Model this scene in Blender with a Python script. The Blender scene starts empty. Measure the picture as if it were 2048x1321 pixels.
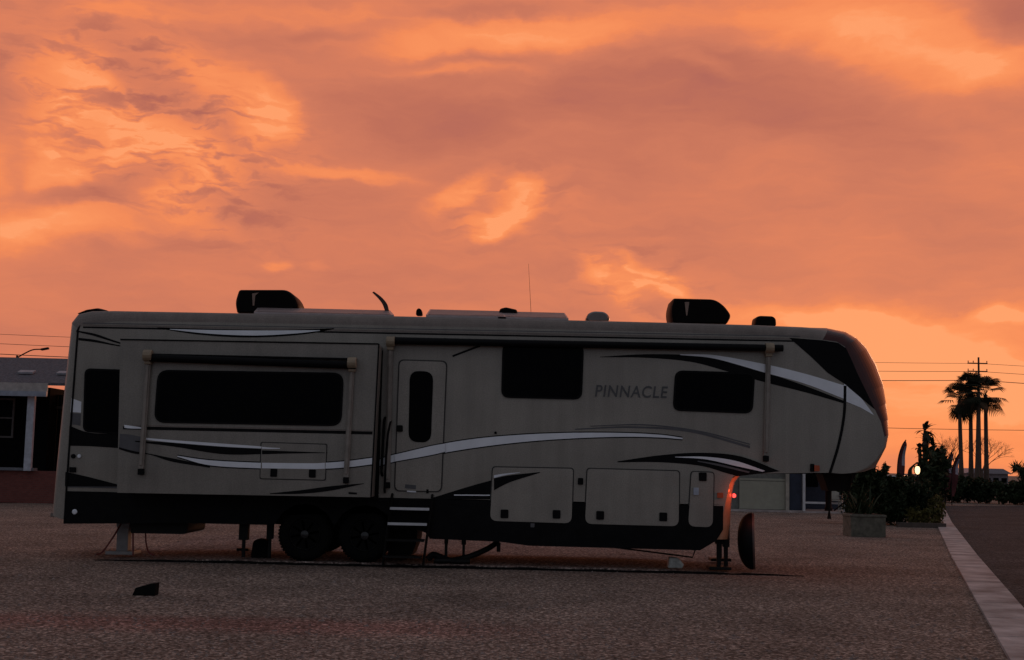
import bpy, math, random
from mathutils import Vector, Matrix
R_ = math.radians
random.seed(7)
scene = bpy.context.scene
col = scene.collection

# ------------------------------------------------------------------ camera
F = 2620.0; CAMH = 1.6; PITCH = 5.83; ROLL = 1.3
cam_d = bpy.data.cameras.new('camera'); cam = bpy.data.objects.new('camera', cam_d); col.objects.link(cam)
cam_d.sensor_width = 36; cam_d.lens = F/2048*36; cam_d.clip_end = 3000; cam_d.clip_start = .1
CM = Matrix.Rotation(R_(90+PITCH), 3, 'X') @ Matrix.Rotation(R_(ROLL), 3, 'Z')
cam.matrix_world = Matrix.Translation((0, 0, CAMH)) @ CM.to_4x4()
scene.camera = cam
scene.render.resolution_x = 1024; scene.render.resolution_y = 660
scene.view_settings.view_transform = 'Standard'; scene.view_settings.look = 'None'
scene.view_settings.exposure = 0; scene.view_settings.gamma = 1

def ray(px, py): return (CM @ Vector(((px-1024)/F, -(py-660.5)/F, -1))).normalized()
def P(px, py, Y):                       # measured point on the vertical plane y = Y
    d = ray(px, py); t = Y/d.y
    return (d.x*t, CAMH+d.z*t)
def G(px, py, z=0):                     # measured point on the ground
    d = ray(px, py); t = (z-CAMH)/d.z
    return (d.x*t, d.y*t)
def AE(px, py):
    d = ray(px, py); return (math.degrees(math.atan2(d.x, d.y)), math.degrees(math.asin(d.z)))
def lin(c):
    f = lambda v: (v/12.92 if v <= .04045 else ((v+.055)/1.055)**2.4)
    return tuple(f(v/255) for v in c)+(1,)

# ------------------------------------------------------------------ sky
world = bpy.data.worlds.new('World'); scene.world = world; world.use_nodes = True
NT = world.node_tree; NT.nodes.clear()
def N(t, **k):
    n = NT.nodes.new(t)
    for a, b in k.items(): setattr(n, a, b)
    return n
def LK(a, b): NT.links.new(a, b)
def M(op, a, b=None, c=None, clamp=False):
    n = N('ShaderNodeMath', operation=op); n.use_clamp = clamp
    for i, v in enumerate((a, b, c)):
        if v is None: continue
        if isinstance(v, (int, float)): n.inputs[i].default_value = v
        else: LK(v, n.inputs[i])
    return n.outputs[0]
def MR(v, a, b, c=0, d=1, smooth=True):
    n = N('ShaderNodeMapRange'); n.interpolation_type = 'SMOOTHSTEP' if smooth else 'LINEAR'
    LK(v, n.inputs['Value'])
    for k, x in zip(('From Min', 'From Max', 'To Min', 'To Max'), (a, b, c, d)): n.inputs[k].default_value = x
    return n.outputs[0]
tc = N('ShaderNodeTexCoord')
nrm = N('ShaderNodeVectorMath', operation='NORMALIZE'); LK(tc.outputs['Generated'], nrm.inputs[0])
sp = N('ShaderNodeSeparateXYZ'); LK(nrm.outputs[0], sp.inputs[0])
az = M('MULTIPLY', M('ARCTAN2', sp.outputs[0], sp.outputs[1]), 57.29578)
el = M('MULTIPLY', M('ARCSINE', sp.outputs[2]), 57.29578)
cb = N('ShaderNodeCombineXYZ'); LK(az, cb.inputs[0]); LK(el, cb.inputs[1])
def noise2(vec, sx, sy, rot, detail, rough, seed, dist=0):
    m = N('ShaderNodeMapping'); m.vector_type = 'POINT'
    m.inputs['Rotation'].default_value = (0, 0, R_(rot)); m.inputs['Scale'].default_value = (sx, sy, 1); m.inputs['Location'].default_value = (seed, seed*1.7, seed*.3)
    LK(vec, m.inputs[0])
    n = N('ShaderNodeTexNoise'); n.inputs['Scale'].default_value = 1; n.inputs['Detail'].default_value = detail; n.inputs['Roughness'].default_value = rough; n.inputs['Distortion'].default_value = dist
    LK(m.outputs[0], n.inputs['Vector']); return n
wa = noise2(cb.outputs[0], .22, .42, -8, 5, .55, 3.1)
wb = noise2(cb.outputs[0], .9, 1.6, -20, 3, .5, 9.4)
def vm(op, a, b):
    n = N('ShaderNodeVectorMath', operation=op)
    for i, v in enumerate((a, b)):
        if isinstance(v, tuple): n.inputs[i].default_value = v
        else: LK(v, n.inputs[i])
    return n.outputs[0]
w1 = vm('MULTIPLY', vm('SUBTRACT', wa.outputs['Color'], (.5, .5, .5)), (3.6, 2.2, 0))
w2 = vm('MULTIPLY', vm('SUBTRACT', wb.outputs['Color'], (.5, .5, .5)), (.55, .4, 0))
uv = vm('ADD', vm('ADD', cb.outputs[0], w1), w2)
K = 0.0219
def blob(px, py, rx, ry, rot, amp, soft=.15):
    a, e = AE(px, py)
    m = N('ShaderNodeMapping'); m.vector_type = 'TEXTURE'
    m.inputs['Location'].default_value = (a, e, 0); m.inputs['Rotation'].default_value = (0, 0, R_(rot))
    m.inputs['Scale'].default_value = (rx*K*1.25, ry*K*1.25, 1); LK(uv, m.inputs[0])
    l = N('ShaderNodeVectorMath', operation='LENGTH'); LK(m.outputs[0], l.inputs[0])
    return M('MULTIPLY', MR(l.outputs['Value'], soft, 1.15, 1, 0), amp)
blobs = [
 (150,170,150,85,10,.42),(70,320,150,110,0,.42),(330,300,170,80,-25,.42),(110,455,190,48,8,.5),(450,160,150,60,-15,.30),
 (540,240,55,75,-10,.42),(690,338,140,18,-2,.35),(915,378,75,30,28,.42),(1035,405,55,60,50,.42),(985,440,60,35,0,.3),(985,462,40,22,0,.25),
 (1265,560,100,42,-20,.56),(1360,600,60,30,-40,.3),(480,20,380,34,4,.24),(1040,70,420,45,7,.34),(930,140,170,14,3,.25),
 (1830,70,300,80,-14,.36),(1720,60,260,60,-5,.2),(1900,160,150,55,0,.3),(1960,780,420,170,0,.5),(1700,640,260,34,-4,.42),(1820,700,200,40,-10,.3),
 (560,526,38,16,10,.3),(640,520,30,14,0,.15),(2020,630,60,20,0,.4),(1990,330,130,50,0,.12),(300,390,200,30,-20,.25),
 (230,25,120,24,0,.12),(1400,130,90,20,-15,.15),
 (15,190,110,100,0,-.34),(285,150,120,50,-30,-.26),(790,225,230,70,0,-.30),(1380,190,380,85,-4,-.34),(1150,300,380,90,0,-.10),(1700,270,200,60,-14,-.12),(210,375,170,32,20,-.42),
 (210,230,40,90,-30,-.2),(930,118,150,22,4,-.2),(2035,20,90,60,0,-.34),(640,430,330,60,0,-.10),(1250,330,300,80,0,-.1),(30,340,30,60,0,-.2),
 (650,110,150,30,-5,-.12),(1040,230,200,40,10,-.14),(1010,20,200,14,3,-.2),(620,60,120,14,-3,-.18),(1480,110,110,28,-5,-.15),
]
f = None
for b in blobs:
    v = blob(*b); f = v if f is None else M('ADD', f, v)
# field: base, large fbm, wispy streaks, small wavelets in the torn cloud at left
fb = noise2(uv, .10, .30, -10, 6, .55, 21.0)
f = M('ADD', f, M('MULTIPLY', M('SUBTRACT', fb.outputs['Fac'], .5), .62))
st = noise2(uv, .35, 1.9, -9, 6, .55, 5.0)
f = M('ADD', f, M('MULTIPLY', M('SUBTRACT', st.outputs['Fac'], .5), .26))
rp = noise2(uv, .6, 2.4, 38, 3, .5, 2.0)
rpm = blob(320, 250, 330, 170, -25, 1.0)
rpv = MR(rp.outputs['Fac'], .43, .70, .1, -.52)
f = M('ADD', f, M('MULTIPLY', rpv, rpm))
rp2 = noise2(uv, .6, 1.9, 42, 3, .45, 12.0)
f = M('ADD', f, M('MULTIPLY', MR(rp2.outputs['Fac'], .42, .62, .1, -.12), blob(1010, 410, 170, 90, 10, 1.0)))
f = M('ADD', f, M('MULTIPLY', MR(rp2.outputs['Fac'], .42, .62, .12, -.2), blob(1300, 580, 170, 90, -20, 1.0)))
f = M('ADD', f, .50)
ramp = N('ShaderNodeValToRGB'); LK(f, ramp.inputs[0]); cr = ramp.color_ramp
stops = [(0, (176,102,90)), (.22, (192,112,90)), (.42, (206,121,93)), (.6, (221,128,93)), (.78, (243,139,89)), (.94, (252,149,94)), (1.0, (255,160,106))]
cr.elements[0].position = 0; cr.elements[0].color = lin(stops[0][1]); cr.elements[1].position = 1; cr.elements[1].color = lin(stops[-1][1])
for p, c in stops[1:-1]:
    e = cr.elements.new(p); e.color = lin(c)
# the afterglow lies to the west (+Y, a little to the right); overhead and east are dim blue-grey
ga = M('ABSOLUTE', M('SUBTRACT', az, 20)); west = M('MULTIPLY', MR(ga, 44, 105, 1, 0), MR(el, 20, 42, 1, 0))
dim = N('ShaderNodeMix', data_type='RGBA'); LK(MR(el, -5, 70), dim.inputs['Factor'])
dim.inputs['A'].default_value = (.19, .205, .24, 1); dim.inputs['B'].default_value = (.185, .19, .215, 1)
mx = N('ShaderNodeMix', data_type='RGBA'); LK(west, mx.inputs['Factor']); LK(dim.outputs['Result'], mx.inputs['A']); LK(ramp.outputs[0], mx.inputs['B'])
bg1 = N('ShaderNodeBackground'); LK(mx.outputs['Result'], bg1.inputs[0]); bg1.inputs[1].default_value = 1.02
sky = N('ShaderNodeTexSky'); sky.sky_type = 'NISHITA'; sky.sun_disc = False; sky.sun_elevation = R_(2.5); sky.sun_rotation = R_(17)
bg2 = N('ShaderNodeBackground'); LK(sky.outputs[0], bg2.inputs[0]); bg2.inputs[1].default_value = .05
ad = N('ShaderNodeMixShader'); ad.inputs[0].default_value = .03
LK(bg1.outputs[0], ad.inputs[1]); LK(bg2.outputs[0], ad.inputs[2])
wo = N('ShaderNodeOutputWorld'); LK(ad.outputs[0], wo.inputs[0])

sun_d = bpy.data.lights.new('sun', 'SUN'); sun_d.energy = .16; sun_d.angle = R_(12); sun_d.color = (1, .5, .27)
sun = bpy.data.objects.new('sun', sun_d); col.objects.link(sun)
sdir = Vector((math.sin(R_(17)), math.cos(R_(17)), math.tan(R_(3.5)))).normalized()
sun.rotation_euler = sdir.to_track_quat('Z', 'Y').to_euler(); sun.location = (20, 40, 10)

# ------------------------------------------------------------------ materials
MATS = {}
def mat(name, c, rough=.6, metal=0, var=.15, scale=6, bump=0, bscale=40, coat=0, emit=None, spec=.5, c2=None):
    if name in MATS: return MATS[name]
    m = bpy.data.materials.new(name); m.use_nodes = True; nt = m.node_tree; b = nt.nodes['Principled BSDF']
    b.inputs['Roughness'].default_value = rough; b.inputs['Metallic'].default_value = metal
    b.inputs['Coat Weight'].default_value = coat; b.inputs['Specular IOR Level'].default_value = spec
    g = nt.nodes.new('ShaderNodeNewGeometry')
    n = nt.nodes.new('ShaderNodeTexNoise'); n.inputs['Scale'].default_value = scale; n.inputs['Detail'].default_value = 6; n.inputs['Roughness'].default_value = .6
    nt.links.new(g.outputs['Position'], n.inputs['Vector'])
    r = nt.nodes.new('ShaderNodeValToRGB'); r.color_ramp.elements[0].position = .3; r.color_ramp.elements[1].position = .7
    d = c2 or tuple(v*(1-2*var) for v in c)
    r.color_ramp.elements[0].color = (*[max(0, v) for v in d], 1); r.color_ramp.elements[1].color = (*[v*(1+var*.6) if not c2 else v for v in c], 1)
    nt.links.new(n.outputs['Fac'], r.inputs[0]); nt.links.new(r.outputs[0], b.inputs['Base Color'])
    if bump:
        n2 = nt.nodes.new('ShaderNodeTexNoise'); n2.inputs['Scale'].default_value = bscale; n2.inputs['Detail'].default_value = 4
        nt.links.new(g.outputs['Position'], n2.inputs['Vector'])
        bp = nt.nodes.new('ShaderNodeBump'); bp.inputs['Strength'].default_value = bump; bp.inputs['Distance'].default_value = .02
        nt.links.new(n2.outputs['Fac'], bp.inputs['Height']); nt.links.new(bp.outputs[0], b.inputs['Normal'])
    if emit:
        b.inputs['Emission Color'].default_value = (*emit[0], 1); b.inputs['Emission Strength'].default_value = emit[1]
    MATS[name] = m; return m
def gravel(name, ca, cb_, cc, sc, stripe=False):
    m = bpy.data.materials.new(name); m.use_nodes = True; nt = m.node_tree; b = nt.nodes['Principled BSDF']; L = nt.links.new
    b.inputs['Roughness'].default_value = .95; b.inputs['Specular IOR Level'].default_value = .15
    g = nt.nodes.new('ShaderNodeNewGeometry')
    v = nt.nodes.new('ShaderNodeTexVoronoi'); v.inputs['Scale'].default_value = sc; L(g.outputs['Position'], v.inputs['Vector'])
    sx = nt.nodes.new('ShaderNodeSeparateColor'); L(v.outputs['Color'], sx.inputs[0])
    r = nt.nodes.new('ShaderNodeValToRGB'); L(sx.outputs[0], r.inputs[0])
    r.color_ramp.elements[0].color = (*ca, 1); r.color_ramp.elements[1].color = (*cc, 1); e = r.color_ramp.elements.new(.6); e.color = (*cb_, 1)
    n = nt.nodes.new('ShaderNodeTexNoise'); n.inputs['Scale'].default_value = .55; n.inputs['Detail'].default_value = 7; n.inputs['Roughness'].default_value = .65; L(g.outputs['Position'], n.inputs['Vector'])
    mr = nt.nodes.new('ShaderNodeMapRange'); L(n.outputs['Fac'], mr.inputs[0]); mr.inputs[1].default_value = .3; mr.inputs[2].default_value = .7; mr.inputs[3].default_value = .62; mr.inputs[4].default_value = 1.2
    ml = nt.nodes.new('ShaderNodeVectorMath'); ml.operation = 'SCALE'; L(r.outputs[0], ml.inputs[0]); L(mr.outputs[0], ml.inputs['Scale'])
    out = ml.outputs[0]
    n3 = nt.nodes.new('ShaderNodeTexNoise'); n3.inputs['Scale'].default_value = 19; n3.inputs['Detail'].default_value = 3; L(g.outputs['Position'], n3.inputs['Vector'])
    mr3 = nt.nodes.new('ShaderNodeMapRange'); L(n3.outputs['Fac'], mr3.inputs[0]); mr3.inputs[1].default_value = .38; mr3.inputs[2].default_value = .62; mr3.inputs[3].default_value = .6; mr3.inputs[4].default_value = 1.38
    ml3 = nt.nodes.new('ShaderNodeVectorMath'); ml3.operation = 'SCALE'; L(out, ml3.inputs[0]); L(mr3.outputs[0], ml3.inputs['Scale']); out = ml3.outputs[0]
    if stripe:   # strip of red-dyed gravel crossing the plot
        s = nt.nodes.new('ShaderNodeSeparateXYZ'); L(g.outputs['Position'], s.inputs[0])
        n2 = nt.nodes.new('ShaderNodeTexNoise'); n2.inputs['Scale'].default_value = 1.3; n2.inputs['Detail'].default_value = 5; L(g.outputs['Position'], n2.inputs['Vector'])
        def mm(op, a, c):
            q = nt.nodes.new('ShaderNodeMath'); q.operation = op
            for i, x in enumerate((a, c)):
                if isinstance(x, (int, float)): q.inputs[i].default_value = x
                else: L(x, q.inputs[i])
            return q.outputs[0]
        y = mm('ADD', s.outputs[1], mm('MULTIPLY', n2.outputs['Fac'], .7)); d = mm('ABSOLUTE', mm('SUBTRACT', y, 13.2), 0)
        k = nt.nodes.new('ShaderNodeMapRange'); k.interpolation_type = 'SMOOTHSTEP'; L(d, k.inputs[0]); k.inputs[1].default_value = .15; k.inputs[2].default_value = .95; k.inputs[3].default_value = .9; k.inputs[4].default_value = 0
        k2 = nt.nodes.new('ShaderNodeMapRange'); k2.interpolation_type = 'SMOOTHSTEP'; L(s.outputs[0], k2.inputs[0]); k2.inputs[1].default_value = -1.5; k2.inputs[2].default_value = 1.2; k2.inputs[3].default_value = 1; k2.inputs[4].default_value = 0
        mxx = nt.nodes.new('ShaderNodeMix'); mxx.data_type = 'RGBA'; mxx.blend_type = 'MULTIPLY'; L(mm('MULTIPLY', k.outputs[0], k2.outputs[0]), mxx.inputs['Factor']); L(out, mxx.inputs['A']); mxx.inputs['B'].default_value = (1.18, .84, .84, 1); out = mxx.outputs['Result']
    L(out, b.inputs['Base Color'])
    bp = nt.nodes.new('ShaderNodeBump'); bp.inputs['Strength'].default_value = .8; bp.inputs['Distance'].default_value = .02
    L(v.outputs['Distance'], bp.inputs['Height']); bp.invert = True; L(bp.outputs[0], b.inputs['Normal'])
    return m

# ------------------------------------------------------------------ mesh helpers
class MB:
    def __init__(s): s.v = []; s.f = []; s.m = []
    def add(s, vs, fs, mi=0):
        o = len(s.v); s.v += [tuple(q) for q in vs]; s.f += [tuple(i+o for i in q) for q in fs]; s.m += [mi]*len(fs); return s
    def box(s, x0, x1, y0, y1, z0, z1, mi=0, b=0):
        if b:
            p = round_poly([(x0, z0), (x1, z0), (x1, z1), (x0, z1)], b, 3); return s.prism(p, y0, y1, mi)
        vs = [(x, y, z) for x in (x0, x1) for y in (y0, y1) for z in (z0, z1)]
        return s.add(vs, [(0, 1, 3, 2), (4, 6, 7, 5), (0, 4, 5, 1), (2, 3, 7, 6), (0, 2, 6, 4), (1, 5, 7, 3)], mi)
    def obox(s, c, size, rz=0, ry=0, rx=0, mi=0):
        m = Matrix.Rotation(rz, 3, 'Z') @ Matrix.Rotation(ry, 3, 'Y') @ Matrix.Rotation(rx, 3, 'X')
        vs = [Vector(c)+m @ Vector((x*size[0]/2, y*size[1]/2, z*size[2]/2)) for x in (-1, 1) for y in (-1, 1) for z in (-1, 1)]
        return s.add(vs, [(0, 1, 3, 2), (4, 6, 7, 5), (0, 4, 5, 1), (2, 3, 7, 6), (0, 2, 6, 4), (1, 5, 7, 3)], mi)
    def prism(s, p, y0, y1, mi=0):      # polygon in x,z swept along y
        n = len(p); vs = [(x, y0, z) for x, z in p]+[(x, y1, z) for x, z in p]
        return s.add(vs, [tuple(range(n)), tuple(range(2*n-1, n-1, -1))]+[(i, i+n, (i+1) % n+n, (i+1) % n) for i in range(n)], mi)
    def flat(s, p, y, mi=0): return s.add([(x, y, z) for x, z in p], [tuple(range(len(p)))], mi)
    def strip(s, a, b, y, mi=0):        # ribbon between two curves in x,z
        n = len(a); return s.add([(x, y, z) for x, z in a]+[(x, y, z) for x, z in b], [(i, i+1, n+i+1, n+i) for i in range(n-1)], mi)
    def tube(s, pts, r, n=8, mi=0, cap=True):
        pts = [Vector(p) for p in pts]; rs = r if isinstance(r, (list, tuple)) else [r]*len(pts); vs = []
        up = None
        for i, p in enumerate(pts):
            t = (pts[min(i+1, len(pts)-1)]-pts[max(i-1, 0)]).normalized()
            if up is None: up = Vector((0, 0, 1)) if abs(t.z) < .9 else Vector((1, 0, 0))
            a = t.cross(up).normalized(); b = a.cross(t).normalized(); up = b
            for k in range(n):
                q = 2*math.pi*k/n; vs.append(p+(a*math.cos(q)+b*math.sin(q))*rs[i])
        fs = [(i*n+k, i*n+(k+1) % n, (i+1)*n+(k+1) % n, (i+1)*n+k) for i in range(len(pts)-1) for k in range(n)]
        if cap: fs += [tuple(range(n-1, -1, -1)), tuple(range((len(pts)-1)*n, len(pts)*n))]
        return s.add(vs, fs, mi)
    def lathe(s, prof, c, axis='Y', n=40, mi=0, caps=True):    # prof: list (radius, along)
        vs = []
        for r, h in prof:
            for k in range(n):
                q = 2*math.pi*k/n; a, b = r*math.cos(q), r*math.sin(q)
                vs.append({'Y': (c[0]+a, c[1]+h, c[2]+b), 'Z': (c[0]+a, c[1]+b, c[2]+h), 'X': (c[0]+h, c[1]+a, c[2]+b)}[axis])
        m = len(prof)
        return s.add(vs, [(i*n+k, i*n+(k+1) % n, (i+1)*n+(k+1) % n, (i+1)*n+k) for i in range(m-1) for k in range(n)]+([tuple(range(n)), tuple(range((m-1)*n, m*n))] if caps else []), mi)
    def build(s, name, mats, parent=None, smooth=False, bevel=0):
        if not isinstance(mats, (list, tuple)): mats = [mats]
        off = Vector((0, 0, 0)); q = parent
        while q is not None: off += q.location; q = q.parent
        me = bpy.data.meshes.new(name); me.from_pydata([tuple(Vector(v)-off) for v in s.v], [], s.f)
        for m in mats: me.materials.append(m)
        me.polygons.foreach_set('material_index', s.m)
        if smooth: me.polygons.foreach_set('use_smooth', [True]*len(s.f))
        me.update(); o = bpy.data.objects.new(name, me); col.objects.link(o)
        if parent: o.parent = parent
        if smooth:
            try: me.set_sharp_from_angle(angle=R_(35))
            except Exception: pass
        if bevel:
            bv = o.modifiers.new('bevel', 'BEVEL'); bv.width = bevel; bv.segments = 2; bv.limit_method = 'ANGLE'
        return o
def tag(o, label=None, cat=None, group=None, kind=None):
    if label: o['label'] = label
    if cat: o['category'] = cat
    if group: o['group'] = group
    if kind: o['kind'] = kind
    return o
def empty(name, loc, label, cat, group=None):
    o = bpy.data.objects.new(name, None); o.empty_display_size = .3; col.objects.link(o); o.location = loc; return tag(o, label, cat, group)
def crom(p, n=24):                      # smooth curve through points
    p = [Vector(q) for q in p]
    if len(p) == 2: return [tuple(p[0].lerp(p[1], i/n)) for i in range(n+1)]
    e = [p[0]*2-p[1]]+p+[p[-1]*2-p[-2]]; out = []; m = len(p)-1
    for i in range(n+1):
        t = i/n*m; k = min(int(t), m-1); t -= k; a, b, c, d = e[k:k+4]
        out.append(tuple(.5*((2*b)+(c-a)*t+(2*a-5*b+4*c-d)*t*t+(3*b-a-3*c+d)*t**3)))
    return out
def round_poly(p, r, n=5):
    out = []; m = len(p)
    for i in range(m):
        a, b, c = Vector(p[i-1]), Vector(p[i]), Vector(p[(i+1) % m]); rr = r[i] if isinstance(r, (list, tuple)) else r
        if rr <= 0: out.append(tuple(b)); continue
        u, w = (a-b).normalized(), (c-b).normalized(); rr = min(rr, (a-b).length*.49, (c-b).length*.49)
        s, e = b+u*rr, b+w*rr
        for k in range(n+1):
            t = k/n; out.append(tuple(s*(1-t)**2+b*2*t*(1-t)+e*t*t))
    return out
def pl(pts, Y): return [P(x, y, Y) for x, y in pts]
def swoosh(mb, up, lo, Y, mi, dy=.004, n=30):
    mb.strip(crom(pl(up, Y), n), crom(pl(lo, Y), n), Y-dy, mi)

# ------------------------------------------------------------------ ground
g_gravel = gravel('gravel', (.10, .068, .053), (.235, .172, .143), (.56, .44, .375), 38, True)
g_pad = gravel('pad gravel', (.08, .055, .048), (.22, .165, .148), (.50, .40, .36), 34)
asph = gravel('asphalt', (.032, .03, .031), (.07, .066, .068), (.14, .13, .13), 36)
conc = mat('kerb concrete', (.62, .55, .54), .9, c2=(.22, .18, .17), scale=1.6, bump=.6, bscale=30, spec=.2)
# kerb line measured on the ground
KL = [G(x, y, .035) for x, y in ((2022, 1321), (1955, 1205), (1902, 1110), (1872, 1045), (1867, 1018))]
KR = [G(x, y) for x, y in ((2080, 1321), (2002, 1205), (1935, 1110), (1893, 1045), (1873, 1003))]
def sheet(name, poly, z, m): return tag(MB().add([(x, y, z) for x, y in poly], [tuple(range(len(poly)))]).build(name, m), kind='structure')
dl = (Vector(KL[-1])-Vector(KL[0])).normalized()
k0 = Vector(KL[0])-dl*16; k1 = Vector(KL[-1])+dl*10
# one ground sheet to the horizon, with the road laid 6 cm lower beside the kerb
sheet('ground', [(-1500, -200), (1500, -200), (1500, 2500), (-1500, 2500)], -.09, g_gravel)
lot = MB(); lot.add([(-70, -20, 0), (k0.x, -20, 0), (k0.x, k0.y, 0)]+[(x+.02, y, 0) for x, y in KL]+[(k1.x, k1.y, 0), (k1.x, 85, 0), (-70, 85, 0)], [tuple(range(10))])
tag(lot.build('gravel_ground', g_gravel), kind='structure')
kw = .5
rd = [(k0.x+.1, -20), (k0.x+.1, k0.y)]+[(x, y) for x, y in KL]+[(k1.x, k1.y), (k1.x+30, 88), (70, 88), (40, -20)]
sheet('road', rd, -.07, asph)
kb = MB()
lft = [(k0.x, k0.y)]+KL+[(k1.x, k1.y)]
rgt = [(k0.x+kw+.1, k0.y)]+[(max(b[0], a[0]+.42), a[1]) for a, b in zip(KL, KR)]+[(k1.x+.7, k1.y)]
# densify
def dens(a, n=12):
    o = []
    for i in range(len(a)-1):
        for k in range(n): t = k/n; o.append((a[i][0]*(1-t)+a[i+1][0]*t, a[i][1]*(1-t)+a[i+1][1]*t))
    return o+[a[-1]]
la, ra = dens(lft), dens(rgt)
wid = [.44]*len(la)
top = .035
for i in range(len(la)-1):
    if i % 4 == 3: g = .07
    else: g = 0
    a, b = Vector(la[i]), Vector(la[i+1]); b = a.lerp(b, 1-g)
    w = Vector((.52, 0)); c, d = b+w, a+w
    vs = [(*a, top), (*b, top), (*c, top), (*d, top), (*a, -.1), (*b, -.1), (*c, -.1), (*d, -.1)]
    kb.add(vs, [(0, 3, 2, 1), (0, 1, 5, 4), (1, 2, 6, 5), (2, 3, 7, 6), (3, 0, 4, 7)])
tag(kb.build('kerb', conc), kind='structure')

YS = 20.2; HW = 1.25; YC = YS+HW
# raised gravel pad the trailer stands on
padx0 = P(185, 1118, YS-.15)[0]; padx1 = P(1610, 1142, YS-.15)[0]
pb = MB(); yy = YS-.02; n = 60; vs = []
for i in range(n+1):
    t = i/n; x = padx0+(padx1-padx0)*t; w = min(1, t*6, (1-t)*4); jit = random.uniform(-.012, .012)
    vs += [(x, yy-.03+jit, -.02), (x, yy+jit, .052*w-.002), (x, yy+7, .052*w-.002), (x, yy+7.4, -.02)]
pb.add(vs, [(i*4+k, i*4+k+1, i*4+k+5, i*4+k+4) for i in range(n) for k in range(3)])
tag(pb.build('parking_pad', g_pad), kind='structure')
PADZ = .05
eb = MB(); ev = []  # dark strip added as the contact shadow along the trailer
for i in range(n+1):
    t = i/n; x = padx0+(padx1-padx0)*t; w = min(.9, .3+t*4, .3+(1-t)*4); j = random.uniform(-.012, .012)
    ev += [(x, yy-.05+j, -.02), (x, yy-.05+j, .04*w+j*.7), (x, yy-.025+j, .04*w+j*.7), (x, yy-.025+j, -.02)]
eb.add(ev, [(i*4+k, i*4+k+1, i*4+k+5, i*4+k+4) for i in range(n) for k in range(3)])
tag(eb.build('contact_shadow_strip', mat('contact shadow black', (.008, .007, .007), .8, spec=.1)), 'thin black strip added as the contact shadow in front of the trailer wheels', 'edging')

# loose stones lying on the gravel, too many to count
st_m = mat('loose stone', (.34, .28, .26), .9, c2=(.09, .07, .065), scale=23, spec=.15)
rs = random.Random(99); lb_ = MB()
for _ in range(9000):
    y = 9.5+(rs.random()**1.6)*26; x = rs.uniform(-.45, .42)*y
    if x > KL[0][0]+(y-KL[0][1])*.31-.1: continue
    s_ = rs.uniform(.008, .02)*(1.6 if rs.random() < .06 else 1); q = rs.uniform(0, 3.14); a = s_*rs.uniform(.8, 1.4); b = s_*rs.uniform(.6, 1); c = s_*rs.uniform(.5, .8)
    zb = PADZ-.004 if yy < y < yy+7 and padx0 < x < padx1 else 0; ca, sa = math.cos(q), math.sin(q)
    if zb and y < yy+.2: continue
    lb_.add([(x+a*ca, y+a*sa, zb), (x-b*sa, y+b*ca, zb), (x-a*ca, y-a*sa, zb), (x+b*sa, y-b*ca, zb), (x+rs.uniform(-.3, .3)*a, y+rs.uniform(-.3, .3)*b, zb+c)], [(0, 1, 4), (1, 2, 4), (2, 3, 4), (3, 0, 4)])
tag(lb_.build('loose_stones', st_m), 'loose pale and dark stones scattered over the gravel lot', 'stones', kind='stuff')
# ------------------------------------------------------------------ fifth wheel trailer
taupe = mat('taupe gelcoat', (.285, .262, .228), .36, var=.09, scale=1.1, coat=.2, bump=.12, bscale=1.6)
def streak(m):
    nt = m.node_tree; b = nt.nodes['Principled BSDF']; src = b.inputs['Base Color'].links[0].from_socket
    g = nt.nodes.new('ShaderNodeNewGeometry'); mp = nt.nodes.new('ShaderNodeMapping'); mp.inputs['Scale'].default_value = (7, 7, .45); nt.links.new(g.outputs['Position'], mp.inputs[0])
    n = nt.nodes.new('ShaderNodeTexNoise'); n.inputs['Scale'].default_value = 1; n.inputs['Detail'].default_value = 5; nt.links.new(mp.outputs[0], n.inputs['Vector'])
    n2 = nt.nodes.new('ShaderNodeTexNoise'); n2.inputs['Scale'].default_value = 60; n2.inputs['Detail'].default_value = 2; nt.links.new(g.outputs['Position'], n2.inputs['Vector'])
    def mr(x, lo, hi):
        q = nt.nodes.new('ShaderNodeMapRange'); q.inputs[1].default_value = .35; q.inputs[2].default_value = .65; q.inputs[3].default_value = lo; q.inputs[4].default_value = hi; nt.links.new(x, q.inputs[0]); return q.outputs[0]
    mu = nt.nodes.new('ShaderNodeMath'); mu.operation = 'MULTIPLY'; nt.links.new(mr(n.outputs['Fac'], .92, 1.04), mu.inputs[0]); nt.links.new(mr(n2.outputs['Fac'], .88, 1.12), mu.inputs[1])
    sc_ = nt.nodes.new('ShaderNodeVectorMath'); sc_.operation = 'SCALE'; nt.links.new(src, sc_.inputs[0]); nt.links.new(mu.outputs[0], sc_.inputs['Scale']); nt.links.new(sc_.outputs[0], b.inputs['Base Color'])
door_p = mat('door gelcoat', (.305, .28, .245), .36, var=.08, scale=1.7, coat=.2, bump=.12, bscale=2.2)
slidep = mat('slide gelcoat', (.245, .226, .198), .38, var=.09, scale=1.4, coat=.18, bump=.12, bscale=1.8)
trim = mat('roof trim', (.21, .175, .155), .45, var=.1, scale=4)
black = mat('black vinyl', (.005, .005, .006), .5, spec=.1)
skirt_m = mat('black skirt', (.005, .005, .006), .6, var=.3, scale=5, spec=.12)
light = mat('silver blue vinyl', (.86, .90, .97), .25, var=.05, scale=3, coat=.4)
grey = mat('grey vinyl', (.10, .10, .11), .4)
glass = mat('tinted glass', (.002, .002, .003), .2, spec=.04)
rubber = mat('rubber', (.006, .006, .006), .8, spec=.1)
chrome = mat('brushed alloy', (.55, .55, .56), .3, metal=1)
steel = mat('black steel', (.008, .008, .008), .6, spec=.2)
armm = mat('awning arm', (.28, .25, .22), .45)
plast = mat('bracket plastic', (.32, .25, .17), .5)
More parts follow.
